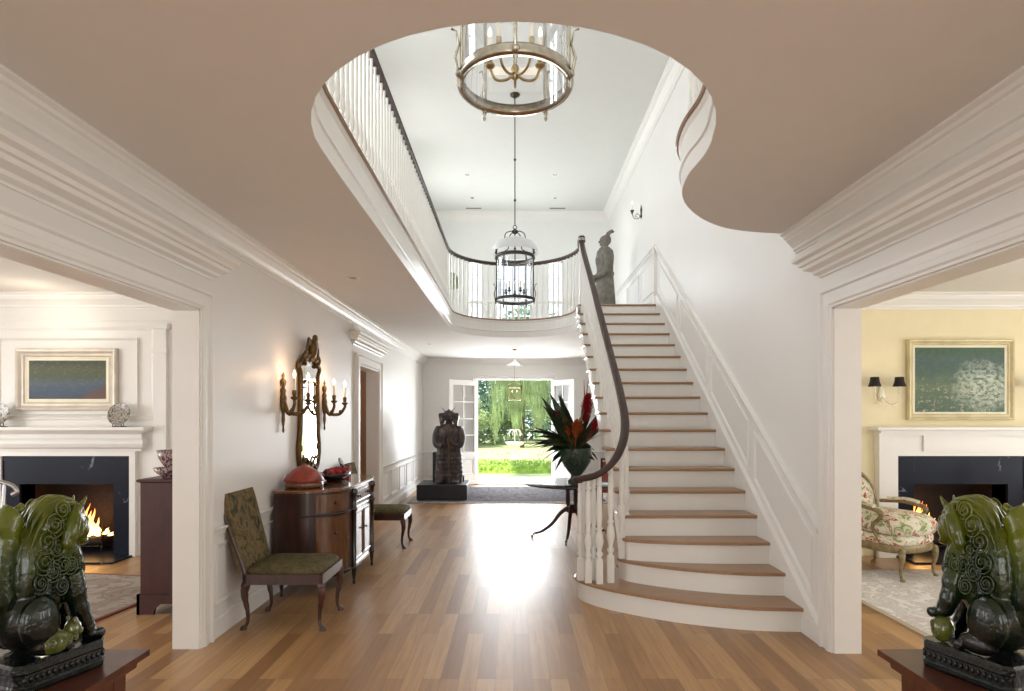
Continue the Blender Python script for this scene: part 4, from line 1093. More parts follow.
# ---------------------------------------------------------------- side chairs
def cab_leg(p, out, h=.36, s=1.0, m=None):
    # cabriole leg with pad foot; out = outward unit direction (x,y)
    ox, oy = out; P = []; Rr = []
    for t, o_, rr in ((1, 0, .030), (.9, .012, .032), (.78, .022, .028), (.6, .014, .021), (.4, -.002, .016), (.2, -.006, .0135), (.1, .006, .015), (.045, .022, .024), (.015, .030, .028), (0, .028, .022)):
        P.append((p[0] + ox * o_ * s, p[1] + oy * o_ * s, h * t)); Rr.append(rr * s)
    mb = MB(); mb.tube(catmull(P, 2), [r_ for r_ in Rr for _ in (0, 1)][:len(catmull(P, 2))], 9)
    # knee block
    mb.ell((p[0] + ox * .012, p[1] + oy * .012, h * .93), (.036 * s, .036 * s, .045), seg=9, rg=6)
    return mb
def cushion(x0, x1, y0, y1, z0, z1, edge=.02, n=10, puff=1.0):
    mb = MB(); rings = []
    cx, cy = (x0 + x1) / 2, (y0 + y1) / 2; hx, hy = (x1 - x0) / 2, (y1 - y0) / 2
    def ring(sc, z, k=28):
        out = []
        for j in range(k):
            a = 2 * PI * j / k; c_, s_ = math.cos(a), math.sin(a); e = .28
            out.append((cx + hx * sc * math.copysign(abs(c_) ** e, c_), cy + hy * sc * math.copysign(abs(s_) ** e, s_), z))
        return out
    zs = [(.90, 0), (.985, .12), (1, .35), (.985, .55), (.93, .72), (.8, .86), (.55, .96), (.25, 1.0), (.02, 1.0)]
    mb.loft([ring(s_, z0 + (z1 - z0) * t) for s_, t in zs]); return mb
def side_chair():
    r = empty('side_chair', (-1.80, 4.86, 0), 0, None, 'chair', 'matching needlepoint side chairs')
    # local: faces +x
    w, d = .53, .55; hx, hy = d / 2, w / 2
    for (x, y, out) in ((hx + .02, -hy + .03, (.8, -.4)), (hx + .02, hy - .03, (.8, .4)), (-hx + .0, -hy + .04, (-.9, -.2)), (-hx + .0, hy - .04, (-.9, .2))):
        cab_leg((x, y), out, .365).build('leg', M['walnut'], r)
    mb = MB()
    pts = [(hx + .05, -hy, 0), (hx + .05, hy, 0), (-hx - .02, hy - .02, 0), (-hx - .02, -hy + .02, 0)]
    mb.box(-hx - .02, hx + .05, -hy, -hy + .022, .355, .435).box(-hx - .02, hx + .05, hy - .022, hy, .355, .435).box(hx + .028, hx + .05, -hy, hy, .355, .435).box(-hx - .02, -hx + .01, -hy, hy, .355, .435)
    mb.build('seat_frame', M['walnut'], r)
    cushion(-hx - .015, hx + .048, -hy + .004, hy - .004, .425, .505).build('seat_cushion', M['needle2'], r)
    # raked upholstered back
    mb = MB()
    def bk(z, t): return -hx - .02 - .16 * (z - .43) / .62 - .02 * t
    rings = []
    for z in (.44, .60, .80, .98, 1.045, 1.055):
        f = bk(z, 0); th = .055 if z < 1.05 else .02; hw = hy - .015 + .012 * (z - .44); ins_ = .012 if z > 1.04 else 0
        bulge = .02 * math.sin(PI * min(1, (z - .44) / .6))
        rings.append([(f + .03 + bulge, 0 - hw * .6, z), (f + .018, -hw + ins_, z), (f - th + .018, -hw + ins_, z), (f - th + .012, 0, z), (f - th + .018, hw - ins_, z), (f + .018, hw - ins_, z), (f + .03 + bulge, hw * .6, z)])
    mb.loft(rings, smooth=False); mb.build('backrest', M['needle'], r)
    for sg in (-1, 1): mb = MB(); mb.tube([(-hx, sg * (hy - .03), .36), (-hx - .03, sg * (hy - .025), .5), (-hx - .22, sg * (hy - .012), 1.03)], [.018, .014], 8); mb.build('back_post', M['walnut'], r)
    return r
ch = side_chair(); ch['label'] = 'needlepoint side chair with cabriole legs, nearest, in front of the sideboard'
dup(ch, (-1.70, 7.75, 0), 0, 'needlepoint side chair partly hidden beyond the sideboard')

# ---------------------------------------------------------------- sideboard
sbx, sby = XL, 6.27
r = empty('sideboard', (sbx + .3, sby, 0), 0, 'mahogany bow-ended sideboard with satinwood doors below gilt mirror', 'sideboard')
def outl(o_, fx=.645, hl=.83):
    # plan outline, wall at x = XL+.03, front x = XL+fx
    x0 = XL + .045; xf = XL + fx + o_
    pts = [(x0, sby - hl - o_), (x0 + .22, sby - hl - o_)]
    for k in range(1, 25):
        t = k / 24 * PI / 2
        pts.append((x0 + .22 + (xf - x0 - .22) * math.sin(t), sby - hl - o_ + .46 * (1 - math.cos(t))))
    top = [(x, 2 * sby - y) for x, y in reversed(pts)]
    return pts + top
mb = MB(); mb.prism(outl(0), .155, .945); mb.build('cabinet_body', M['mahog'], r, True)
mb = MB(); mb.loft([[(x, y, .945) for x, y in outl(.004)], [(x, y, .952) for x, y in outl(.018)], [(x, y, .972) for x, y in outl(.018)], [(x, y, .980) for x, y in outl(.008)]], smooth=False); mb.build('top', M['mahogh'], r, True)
mb = MB(); mb.sweep([(x, y, 0) for x, y in outl(0)][1:-1], [(0, .735), (.008, .735), (.010, .742), (.008, .75), (0, .75)], 1); mb.sweep([(x, y, 0) for x, y in outl(0)][1:-1], [(0, .155), (.01, .155), (.01, .18), (0, .19)], 1)
mb.build('moulding', M['ebony'], r, True)
xf = XL + .645
def reeded(y, x=xf):
    mb = MB(); mb.lathe([(.010, 0), (.016, .02), (.011, .04), (.020, .10), (.024, .15), (.030, .155), (.030, .17), (.024, .18), (.023, .5), (.026, .72), (.034, .735), (.034, .755), (.026, .77), (.027, .87), (.036, .89), (.038, .93), (.03, .945)], c=(x + .012, y, 0), seg=12); return mb
for y in (sby - .37, sby + .37): reeded(y).build('leg', M['ebony'], r, True)
for y in (sby - .79, sby + .79): reeded(y, XL + .09).build('leg', M['ebony'], r, True)
# doors and drawers
def panel(y0, y1, z0, z1, nm, knobs, m=M['satin']):
    mb = MB(); mb.box(xf - .004, xf + .010, y0, y1, z0, z1)
    mb.frame2([(y0 + .03, z0 + .03), (y1 - .03, z0 + .03), (y1 - .03, z1 - .03), (y0 + .03, z1 - .03)], .014, .008, (xf + .010, 0, 0), (0, 1, 0), (1, 0, 0))
    o = mb.build(nm, m, r, True)
    for yk, zk in knobs:
        k = MB(); k.lathe([(.017, 0), (.018, .004), (.007, .008), (.007, .018), (.014, .024), (.010, .032)], seg=12, M=Matrix.Translation((xf + .010, yk, zk)) @ Matrix.Rotation(PI / 2, 4, 'Y'))
        k.build('knob', M['ebony'], o, True)
panel(sby - .335, sby - .005, .20, .72, 'door', [(sby - .05, .5)]); panel(sby + .005, sby + .335, .20, .72, 'door', [(sby + .05, .5)])
panel(sby - .335, sby + .335, .765, .935, 'drawer', [(sby - .2, .85), (sby + .2, .85)])
def curved(t0, t1, z0, z1, nm, sgn, m=M['satin']):
    x0 = XL + .045; pts = []
    for k in range(17):
        t = t0 + (t1 - t0) * k / 16
        x = x0 + .22 + (xf - x0 - .22) * math.sin(t); y = sby - .83 + .46 * (1 - math.cos(t)); pts.append((x, y if sgn < 0 else 2 * sby - y, 0))
    mb = MB(); mb.sweep(pts, [(0, z0), (.008, z0), (.008, z1), (0, z1)], 1 if sgn < 0 else -1)
    o = mb.build(nm, m, r, True)
    p = Vector(pts[8]); a = Vector(pts[9]) - Vector(pts[7]); nn = a.cross(Vector((0, 0, 1))).normalized() * (1 if sgn < 0 else -1)
    k = MB(); q = p + nn * .02; k.ell((q.x, q.y, z0 + (z1 - z0) * (.5 if nm == 'drawer' else .7)), .015, seg=8, rg=6); k.build('knob', M['ebony'], o, True)
for sg in (-1, 1): curved(.42, 1.30, .765, .93, 'drawer', sg); curved(.42, 1.30, .20, .72, 'door', sg)

# things on the sideboard
r = empty('lacquer_box', (-2.02, 5.74, .980), 0, 'red lacquer box with domed peaked lid on near end of sideboard', 'box')
mb = MB(); mb.lathe([(.155, 0), (.185, .01), (.175, .045), (.17, .06)], seg=28); mb.build('base', M['mahogh'], r)
mb = MB(); mb.lathe([(.178, .055), (.186, .062), (.180, .085), (.155, .125), (.11, .165), (.06, .195), (.022, .208), (.008, .215), (.001, .235)], seg=28); mb.build('lid', M['redlac'], r)
r = empty('black_tray', (-1.93, 6.42, .980), 0, 'black oval dish piled with red cloth fruit on the sideboard', 'dish')
mb = MB(); mb.lathe([(.12, 0), (.15, .008), (.24, .045), (.265, .075), (.255, .078), (.23, .055), (.10, .02)], seg=28, sq=(.62, 1.1)); mb.build('dish', M['ebony'], r)
mb = MB(); mb.tube([(.0, -.24, .08), (.02, -.24, .11), (0, -.21, .125)], .012, 6); mb.tube([(.0, .24, .08), (.02, .25, .13), (0, .22, .15)], .012, 6); mb.build('handle', M['ebony'], r)
for i, (x, y, z, s) in enumerate(((.0, -.145, .085, .052), (.035, -.045, .088, .050), (-.035, .035, .088, .05), (.045, .125, .085, .045), (-.06, -.065, .088, .045), (.085, -.115, .085, .03))):
    mb = MB(); mb.ell((0, 0, 0), (s, s, s * .75), seg=12, rg=8)
    o = mb.build('red_fruit', M['redcloth']); o.location = (-1.93 + x, 6.42 + y, .980 + z)
    tag(o, ['red rounded fruit at the near tip of black dish', 'red rounded fruit topmost in the middle of black dish', 'red rounded fruit at the rear middle of black dish', 'small red fruit at far side of black dish', 'red rounded fruit against the wall side of black dish', 'smallest red fruit at front edge of black dish'][i], 'fruit', 'red fruit in the black dish')
r = empty('ornament_box', (-1.98, 6.86, .980), .15, 'dark red boxed ornament with pale side at far end of sideboard', 'box')
mb = MB(); mb.box(-.09, .09, -.10, .10, 0, .10, ch=.006); mb.build('box', M['redcloth'], r)
mb = MB(); mb.lathe([(.09, -.01), (.095, 0), (.09, .01)], seg=20, M=Matrix.Translation((0, .02, .12)) @ Matrix.Rotation(1.2, 4, 'Y')); mb.build('dish', M['plate'], r)

# ---------------------------------------------------------------- gilt mirror
r = empty('wall_mirror', (XL, 6.43, 1.09), 0, 'tall narrow gilt mirror with carved bird crest above the sideboard', 'mirror')
H, Wd = 1.10, .33
def mo(y, z, x=0): return (x, y, z)
prof = [(0, .0), (.10, .05), (.20, -.01), (.28, .06), (.32, .22), (.28, .42), (.27, .7), (.27, 1.0), (.33, 1.10), (.25, 1.16), (.10, 1.20), (0, 1.18)]
loop = [(y, z) for y, z in prof] + [(-y, z) for y, z in reversed(prof[1:-1])]
loopc = [(v.x, v.y) for v in catmull([(a, b_, 0) for a, b_ in loop], 4, closed=True)]
mb = MB(); mb.loft([[(.004, y, z) for y, z in loopc], [(.030, y, z) for y, z in loopc]], smooth=False); mb.build('backing', M['giltdark'], r)
mb = MB(); mb.loft([[(.030, y * .86, .02 + z * .965) for y, z in loopc], [(.036, y * .83, .025 + z * .955) for y, z in loopc]], smooth=False); mb.build('mirror_glass', M['mirror'], r)
mb = MB(); mb.tube([(.035, y * .98, z * .995 + .003) for y, z in loopc], .024, 8, closed=True)
for sg in (-1, 1):
    mb.tube(catmull([(.05, sg * .18, 1.12), (.06, sg * .24, 1.19), (.055, sg * .17, 1.25), (.05, sg * .13, 1.19), (.05, sg * .16, 1.16)], 5), [.026, .012], 7)
    mb.tube(catmull([(.05, sg * .05, .06), (.055, sg * .14, .13), (.05, sg * .21, .10), (.05, sg * .24, .17)], 5), [.016, .008], 6)
    for k in range(7): mb.ell((.045, sg * (.275 + .012 * math.sin(k)), .24 + k * .12), (.014, .022, .04), seg=7, rg=5)
mb.tube([(.045, -.20, .92), (.05, -.1, .955), (.05, 0, .935), (.05, .1, .955), (.045, .20, .92)], .010, 6)
mb.build('frame', M['gilt'], r)
mb = MB()   # carved bird crest
mb.ell((.07, 0, 1.30), (.05, .06, .11), seg=12, rg=8).ell((.085, .03, 1.42), (.03, .032, .04), seg=10, rg=7).tube([(.09, .05, 1.425), (.10, .085, 1.405)], [.014, .003], 6)
for sg in (-1, 1):
    for k in range(5):
        a = sg * (.35 + k * .18); mb.tube(catmull([(.06, sg * .05, 1.33), (.07, sg * (.12 + .012 * k), 1.40 - .02 * k), (.06, sg * (.17 + .006 * k), 1.30 - .045 * k)], 4), [.022, .008], 6)
mb.tube([(.06, -.03, 1.21), (.06, -.06, 1.18)], .012, 6)
for k in range(6): mb.ell((.055, -.15 + k * .06, 1.21 + .02 * math.sin(k * 2)), (.03, .035, .032), seg=8, rg=5)
mb.build('crest', M['gilt'], r)

# ---------------------------------------------------------------- gilt sconces
def sconce():
    r = empty('wall_sconce', (XL, 5.73, 1.50), 0, None, 'sconce', 'gilt wall sconces beside the mirror')
    mb = MB(); pr = [(.004, 0), (.014, .02), (.010, .06), (.022, .12), (.018, .18), (.034, .26), (.040, .34), (.026, .38), (.034, .41), (.018, .44), (.03, .47), (.034, .50), (.012, .53), (.018, .55), (.004, .59)]
    mb.lathe(pr, seg=10, sq=(.8, 1), c=(.022, 0, 0)); mb.build('back_plate', M['gilt'], r)
    for (dx, dy, h) in ((.15, -.055, .36), (.25, .035, .34)):
        mb = MB(); mb.tube(catmull([(.03, 0, .30), (.07, dy * .3, .20), (dx * .75, dy * .8, .19), (dx, dy, .27), (dx, dy, h - .04)], 5), [.022, .014], 7)
        mb.lathe([(.010, h - .05), (.034, h - .03), (.038, h - .015), (.016, h - .01), (.022, h + .02), (.020, h + .05)], c=(dx, dy, 0), seg=12); mb.ell((dx * .8, dy * .8, .22), .02, seg=8, rg=5)
        arm = mb.build('arm', M['gilt'], r)
        mb = MB(); mb.lathe([(.013, h + .04), (.013, h + .17)], c=(dx, dy, 0), seg=10); mb.build('candle', M['wax'], arm)
        mb = MB(); mb.lathe([(.005, h + .17), (.014, h + .19), (.012, h + .215), (.001, h + .245)], c=(dx, dy, 0), seg=8); mb.build('candle_bulb', M['bulb'], arm)
    return r
s1 = sconce(); s1['label'] = 'gilt candle sconce on the wall left of the mirror'
dup(s1, (XL, 6.98, 1.50), 0, 'gilt candle sconce on the wall between mirror and small doorway')
# upper bronze sconce
r = empty('wall_sconce', (XR, 10.4, 5.16), 0, 'small bronze single-candle sconce high on the upper right wall', 'sconce'); r.scale = (.6, .6, .6)
mb = MB(); mb.lathe([(.01, -.06), (.035, 0), (.03, .12), (.045, .2), (.02, .3), (.004, .36)], c=(-.02, 0, 0), seg=12, sq=(.6, 1)); mb.build('back_plate', M['bronze'], r)
mb = MB(); mb.tube(catmull([(-.03, 0, .05), (-.10, 0, -.05), (-.22, 0, -.04), (-.28, 0, .08)], 5), .010, 6); mb.tube(catmull([(-.04, 0, .02), (-.12, 0, .09), (-.19, 0, .03), (-.14, 0, -.01)], 5), .008, 6)
mb.lathe([(.012, .06), (.03, .12), (.06, .18), (.058, .19), (.015, .185)], c=(-.28, 0, 0), seg=14); mb.build('arm', M['bronze'], r)
mb = MB(); mb.lathe([(.022, .18), (.022, .36)], c=(-.28, 0, 0), seg=10); mb.build('candle', M['wax'], r)
mb = MB(); mb.lathe([(.008, .36), (.02, .39), (.001, .45)], c=(-.28, 0, 0), seg=8); mb.build('candle_bulb', M['flame'], r)

# ---------------------------------------------------------------- pedestal table with vase
r = empty('pedestal_table', (.80, 8.2, 0), 0, 'dark round pedestal table with splayed castored legs left of the stair foot', 'table')
mb = MB(); mb.lathe([(.60, .725), (.645, .735), (.65, .75), (.64, .76), (.3, .762), (.02, .762)], seg=56); mb.lathe([(.4, .70), (.42, .725)], seg=40); mb.build('table_top', M['ebony'], r)
mb = MB(); mb.lathe([(.05, .34), (.09, .36), (.07, .40), (.03, .43), (.05, .46)], seg=16)
for k in range(4): a = PI / 4 + k * PI / 2; mb.lathe([(.018, .44), (.026, .50), (.022, .66), (.03, .70)], c=(.075 * math.cos(a), .075 * math.sin(a), 0), seg=10)
mb.build('column', M['mahogd'], r)
for k in range(4):
    a = math.radians(180 + 2 + 75 * k if k < 2 else (20, -60)[k - 2]); L_ = .56
    dx, dy = math.cos(a), math.sin(a)
    P = catmull([(dx * .04, dy * .04, .42), (dx * .16, dy * .16, .33), (dx * .28, dy * .28, .18), (dx * .42, dy * .42, .085), (dx * .52, dy * .52, .062)], 5)
    mb = MB(); mb.tube(P, [.030, .016], 8); lg = mb.build('leg', M['mahogd'], r)
    mb = MB(); mb.tube([(dx * .50, dy * .50, .065), (dx * .54, dy * .54, .05)], .018, 8); mb.lathe([(.022, -.008), (.022, .008)], seg=12, M=Matrix.Translation((dx * .545, dy * .545, .022)) @ Matrix.Rotation(a, 4, 'Z') @ Matrix.Rotation(PI / 2, 4, 'X'))
    mb.build('castor', M['brass'], lg)
r = empty('stone_urn', (.86, 8.2, .762), 0, 'dark green stone urn holding tropical flowers on the round table', 'vase')
mb = MB(); mb.lathe([(.115, 0), (.12, .03), (.075, .06), (.07, .10), (.13, .17), (.20, .28), (.225, .38), (.215, .44), (.22, .47), (.20, .47), (.17, .40)], seg=32)
mb.build('urn', M['vase'], r)
fr = empty('flower_arrangement', (.84, 8.2, 1.15), 0, 'tropical arrangement of red ginger, heliconia and dark leaves in the stone urn', 'flowers')
def leafstrip(base, dirv, L_, W_, droop, fold=.25, n=9, twist=0):
    d = Vector(dirv).normalized(); mb = MB(); side = d.cross(Vector((0, 0, 1)))
    if side.length < .1: side = Vector((1, 0, 0))
    side.normalize(); side.rotate(Matrix.Rotation(twist, 3, d)); p = Vector(base); rings = []
    for i in range(n + 1):
        t = i / n; w_ = W_ * math.sin(PI * min(.98, t ** .8 * .93 + .05)); nrm = d.cross(side).normalized()
        rings.append([p - side * w_ + nrm * w_ * fold, p - side * w_ * .5 + nrm * w_ * fold * .3, p, p + side * w_ * .5 + nrm * w_ * fold * .3, p + side * w_ + nrm * w_ * fold])
        d = (d + Vector((0, 0, -droop / n))).normalized(); p = p + d * (L_ / n)
    mb.loft(rings, closed=False, caps=False); return mb
R1 = random.Random(11)
def leaves(n, ang, el, L_, W_, droop, m, nm='leaf', h=.08):
    for i in range(n):
        a = math.radians(R1.uniform(*ang)); e = math.radians(R1.uniform(*el))
        leafstrip((R1.uniform(-.07, .07), R1.uniform(-.07, .07), h), (math.cos(a) * math.cos(e), math.sin(a) * math.cos(e), math.sin(e)), R1.uniform(*L_), R1.uniform(*W_), R1.uniform(*droop), twist=R1.uniform(-.9, .9)).build(nm, m, fr)
leaves(30, (0, 360), (-15, 40), (.26, .44), (.05, .09), (1.0, 2.0), M['leafd'])
leaves(12, (190, 350), (-30, 10), (.24, .36), (.06, .10), (.8, 1.6), M['leafd'])
leaves(10, (150, 210), (25, 60), (.55, .85), (.055, .085), (.5, 1.1), M['leafb'])
leaves(10, (110, 250), (50, 80), (.6, .9), (.06, .09), (.2, .7), M['leafd'])
leaves(12, (0, 360), (40, 75), (.4, .65), (.04, .065), (.1, .5), M['leafb'])
leaves(5, (-60, 60), (50, 75), (.4, .55), (.04, .06), (.1, .5), M['leafd'])
leaves(6, (-40, 40), (30, 80), (.4, .7), (.03, .045), (.2, .6), M['leafl'])
leaves(5, (150, 200), (10, 40), (.6, .8), (.02, .03), (.8, 1.4), M['leafd'])
def bloom(base, tip, rad, n, m, nm, sz):
    mb = MB(); b0, t0 = Vector(base), Vector(tip); ax = (t0 - b0).normalized(); u = ax.orthogonal().normalized(); v = ax.cross(u)
    for i in range(n):
        t = i / n; a = i * 2.4; rr = rad * math.sin(PI * (.12 + .8 * t)) ; c_ = b0.lerp(t0, t); o_ = u * math.cos(a) + v * math.sin(a)
        q = c_ + o_ * rr * .35; e = c_ + o_ * rr + ax * sz * .9
        w_ = ax.cross(o_) * sz * .4
        mb.add([q - w_ * .4, q + w_ * .4, (q + e) / 2 + w_, e, (q + e) / 2 - w_], [(0, 1, 2, 3, 4)], True)
    mb.tube([Vector((base[0] * .3, base[1] * .3, .08)), b0, t0], [.012, .010, .005], 6)
    mb.build(nm, m, fr)
bloom((.13, -.06, .42), (.18, -.06, .80), .105, 120, M['redfl'], 'red_ginger_bloom', .06)
bloom((-.22, -.10, .42), (-.28, -.12, .56), .07, 34, M['redfl'], 'red_ginger_bloom', .06)
bloom((.23, -.12, .30), (.27, -.13, .44), .06, 30, M['redfl'], 'red_ginger_bloom', .055)
bloom((.0, -.16, .22), (.02, -.2, .42), .10, 40, M['orfl'], 'orange_protea_bloom', .09)
bloom((-.10, -.14, .26), (-.14, -.18, .46), .07, 26, M['orfl'], 'orange_protea_bloom', .07)
for sx in (.0, .04):
    mb = MB(); mb.tube([(.12, 0, .1), (.14, 0, .6), (.13 + sx * 1.5, 0, 1.02)], [.010, .012, .003], 6); mb.build('red_spike', M['redfl'], fr)

# red chair beneath the stair
r = empty('red_armchair', (1.62, 10.2, 0), math.radians(200), 'red upholstered wooden chair half hidden beneath the staircase behind the urn', 'chair')
for sx in (-.24, .24):
    for sy in (-.22, .22):
        mb = MB(); mb.tube([(sx, sy, 0), (sx, sy, .42)], [.014, .02], 8); mb.build('leg', M['mahogd'], r)
cushion(-.28, .28, -.26, .26, .40, .50).build('seat', M['redup'], r)
mb = MB(); mb.box(-.24, .24, .20, .26, .52, .92, ch=.02); mb.build('backrest', M['redup'], r)
mb = MB()
for sx in (-.26, .26): mb.tube([(sx, .23, .42), (sx, .25, .98)], .018, 8).tube([(sx, .23, .70), (sx, -.18, .68), (sx, -.2, .45)], .014, 8)
mb.tube([(-.26, .25, .96), (.26, .25, .96)], .018, 8); mb.build('frame', M['mahogd'], r)
# ---------------------------------------------------------------- dark warrior figure in the foyer
r = empty('display_plinth', (-1.425, 12.27, .016), 0, 'low black plinth on the grey rug supporting the dark warrior figure', 'plinth')
mb = MB(); mb.box(-.50, .50, -.47, .47, 0, .30, ch=.008); mb.build('plinth_block', M['slate'], r)
r = empty('warrior_figure', (-1.33, 12.25, .3175), 0, 'dark carved warrior in winged helmet and armour standing on black plinth', 'statue')
G = M['guard']
def limb(mb, pts, rs, seg=10): mb.tube(catmull(pts, 4), [v.x for v in catmull([(q, 0, 0) for q in rs], 4)], seg)
mb = MB()
mb.lathe([(.26, .0), (.27, .04), (.25, .30), (.245, .50), (.235, .72), (.235, .82), (.245, .98), (.24, 1.10), (.17, 1.18), (.07, 1.21), (.065, 1.27)], seg=20, sq=(1.05, .72))
mb.ell((0, -.01, 1.33), (.095, .10, .12), seg=14, rg=10)
mb.ell((0, -.105, 1.32), (.016, .022, .03), seg=8, rg=6)
for s in (-1, 1):
    mb.ell((s * .035, -.09, 1.345), (.015, .012, .01), seg=7, rg=5)
    limb(mb, [(s * .20, 0, 1.10), (s * .255, -.02, .95), (s * .235, -.10, .78), (s * .10, -.20, .76)], [.095, .085, .075, .05])
    limb(mb, [(s * .13, -.06, .32), (s * .15, -.08, .16), (s * .15, -.10, .02)], [.11, .09, .075])
    mb.ell((s * .15, -.20, .035), (.07, .14, .04), seg=10, rg=6)
    for f in range(5): mb.tube([(s * (.10 - .004 * f), -.22, .80 - f * .022), (s * .03, -.245, .80 - f * .022), (s * .01, -.225, .795 - f * .022)], [.012, .009], 6)
mb.build('body', G, r)
mb = MB()
mb.lathe([(.135, 1.35), (.14, 1.37), (.125, 1.43), (.07, 1.475), (.02, 1.49), (.012, 1.51)], seg=16)
for s in (-1, 1):
    mb.loft([[(s * .08, -.07, 1.24), (s * .08, .07, 1.24), (s * .10, .06, 1.43), (s * .10, -.07, 1.43)], [(s * .15, -.08, 1.17), (s * .15, .08, 1.17), (s * .19, .06, 1.40), (s * .19, -.06, 1.43)], [(s * .175, -.06, 1.19), (s * .175, .06, 1.19), (s * .21, .05, 1.37), (s * .21, -.05, 1.39)]], smooth=False)
    mb.tube(catmull([(s * .05, -.08, 1.44), (s * .10, -.10, 1.50), (s * .14, -.09, 1.545)], 4), [.012, .003], 6)
mb.build('helmet', G, r)
mb = MB()
for s in (-1, 1):
    for k in range(4):
        mb.loft([[(s * (.20 + .007 * k + q) + .072 * math.cos(a), -.02 + .10 * math.sin(a), z) for a in [2 * PI * j / 12 for j in range(12)]] for z, q in ((1.165 - k * .07, -.01), (1.10 - k * .07, .012), (1.085 - k * .07, .012))])
for k in range(6):
    z0 = .62 - k * .085
    mb.loft([[((.225 + .006 * k + o_) * 1.1 * math.cos(a), (.165 + .005 * k + o_) * math.sin(a), z) for a in [2 * PI * j / 24 for j in range(24)]] for z, o_ in ((z0, .0), (z0 - .02, .008), (z0 - .07, .020), (z0 - .075, .016))], caps=False)
mb.lathe([(.20, .76), (.222, .78), (.215, .83), (.20, .84)], seg=20, sq=(1.08, .76))
for s in (-1, 1): mb.tube(catmull([(s * .12, -.13, 1.12), (s * .05, -.19, .95), (s * .09, -.20, .78), (s * .12, -.20, .5)], 4), .014, 6)
mb.build('armour_plates', G, r)
mb = MB(); mb.box(-.34, -.24, .02, .26, 0, .62).box(-.34, .30, .14, .26, 0, .12); mb.build('back_support', M['slate'], r)
mb = MB(); mb.tube([(0.02, -.26, .02), (.02, -.255, .90)], .014, 8); mb.lathe([(.03, .86), (.035, .9), (.01, .94)], c=(.02, -.255, 0), seg=10); mb.build('sword', M['giltdark'], r)

# ---------------------------------------------------------------- terracotta soldier on the landing
r = empty('soldier_statue', (1.69, 11.0, ZU + .001), math.radians(-90), 'grey terracotta soldier in long robe with side topknot on the upper landing', 'statue')
S = M['stonec']; mb = MB()          # local: faces -y (turned to the left wall)
mb.lathe([(.24, .02), (.25, .10), (.235, .40), (.205, .70), (.185, .90), (.19, 1.05), (.205, 1.20), (.185, 1.30), (.10, 1.37), (.06, 1.39), (.058, 1.43)], seg=22, sq=(1.12, .80))
mb.ell((0, -.01, 1.485), (.078, .095, .11), seg=16, rg=11).ell((0, -.105, 1.475), (.014, .02, .026), seg=8, rg=6).ell((0, -.085, 1.42), (.03, .02, .014), seg=8, rg=5)
for s in (-1, 1):
    mb.ell((s * .03, -.09, 1.50), (.014, .01, .008), seg=7, rg=5); mb.ell((s * .078, .0, 1.48), (.012, .02, .03), seg=7, rg=5)
    limb(mb, [(s * .19, 0, 1.26), (s * .27, .02, 1.05), (s * .25, -.05, .85), (s * .13, -.19, .80)], [.075, .07, .06, .045])
    mb.ell((s * .10, -.22, .795), (.035, .045, .04), seg=9, rg=6)
    for f in range(4): mb.tube([(s * .10, -.23, .82 - f * .018), (s * .05, -.265, .82 - f * .018), (s * .03, -.25, .815 - f * .018)], [.011, .008], 6)
    mb.tube([(s * .10, -.21, .83), (s * .08, -.24, .85), (s * .05, -.25, .845)], [.011, .008], 6)
    mb.ell((s * .11, -.14, .03), (.06, .12, .035), seg=10, rg=6)
mb.build('body', S, r)
mb = MB(); mb.ell((0, .02, 1.51), (.088, .095, .10), seg=14, rg=9); mb.tube(catmull([(.03, .04, 1.58), (.04, .07, 1.64), (.04, .12, 1.66), (.04, .16, 1.65)], 4), [.04, .03, .035, .02], 9); mb.build('hair_topknot', S, r)
mb = MB(); mb.loft([[(.225 * math.cos(a), .165 * math.sin(a), z) for a in [2 * PI * k / 20 for k in range(20)]] for z in (.86, .90)], smooth=True, caps=False)
mb.tube(catmull([(-.12, -.10, 1.33), (0.02, -.17, 1.15), (.14, -.16, .95)], 4), .012, 6); mb.tube([(.09, -.06, 1.37), (.0, -.10, 1.34), (-.09, -.06, 1.37)], .02, 7); mb.build('robe_edges', S, r)
# small green plant behind the gallery rail
r = empty('potted_plant', (-1.33, 12.3, ZU + .001), 0, 'round green potted plant on stand behind left bend of gallery rail', 'plant')
mb = MB(); mb.lathe([(.14, 0), (.15, .03), (.05, .08), (.04, .62), (.12, .68), (.17, .84), (.16, .85)], seg=20); mb.build('pot_on_stand', M['linen'], r)
mb = MB(); leafcards(mb, (0, 0, 1.03), 900, .035, (.21, .21, .20), R0); mb.build('foliage', M['treem'], r)

# ---------------------------------------------------------------- pictures
def picture(cx, cz, w, h, y, label, mp, mf, ml, fw, lw):
    r = empty('framed_painting', (cx, y, cz), 0, label, 'painting')
    def fr2(w0, h0, fw_, t0, t1, m, nm):
        lv = [(0, 0), (0, t1 * .8), (fw_ * .15, t1), (fw_ * .35, t1 * .9), (fw_ * .6, t0 + (t1 - t0) * .3), (fw_ * .85, t0 + (t1 - t0) * .4), (fw_, t0)]
        rings = []
        for d, t in lv: rings.append([(-w0 / 2 + d, -t, -h0 / 2 + d), (w0 / 2 - d, -t, -h0 / 2 + d), (w0 / 2 - d, -t, h0 / 2 - d), (-w0 / 2 + d, -t, h0 / 2 - d)])
        mb = MB(); mb.loft(rings, smooth=False, caps=False); return mb.build(nm, m, r)
    fr2(w, h, fw, .015, .055, mf, 'frame'); fr2(w - 2 * fw + .002, h - 2 * fw + .002, lw, .012, .022, ml, 'liner')
    iw, ih = w - 2 * fw - 2 * lw, h - 2 * fw - 2 * lw
    mb = MB(); mb.box(-iw / 2 - .003, iw / 2 + .003, -.014, -.004, -ih / 2 - .003, ih / 2 + .003); mb.build('canvas', mp, r)
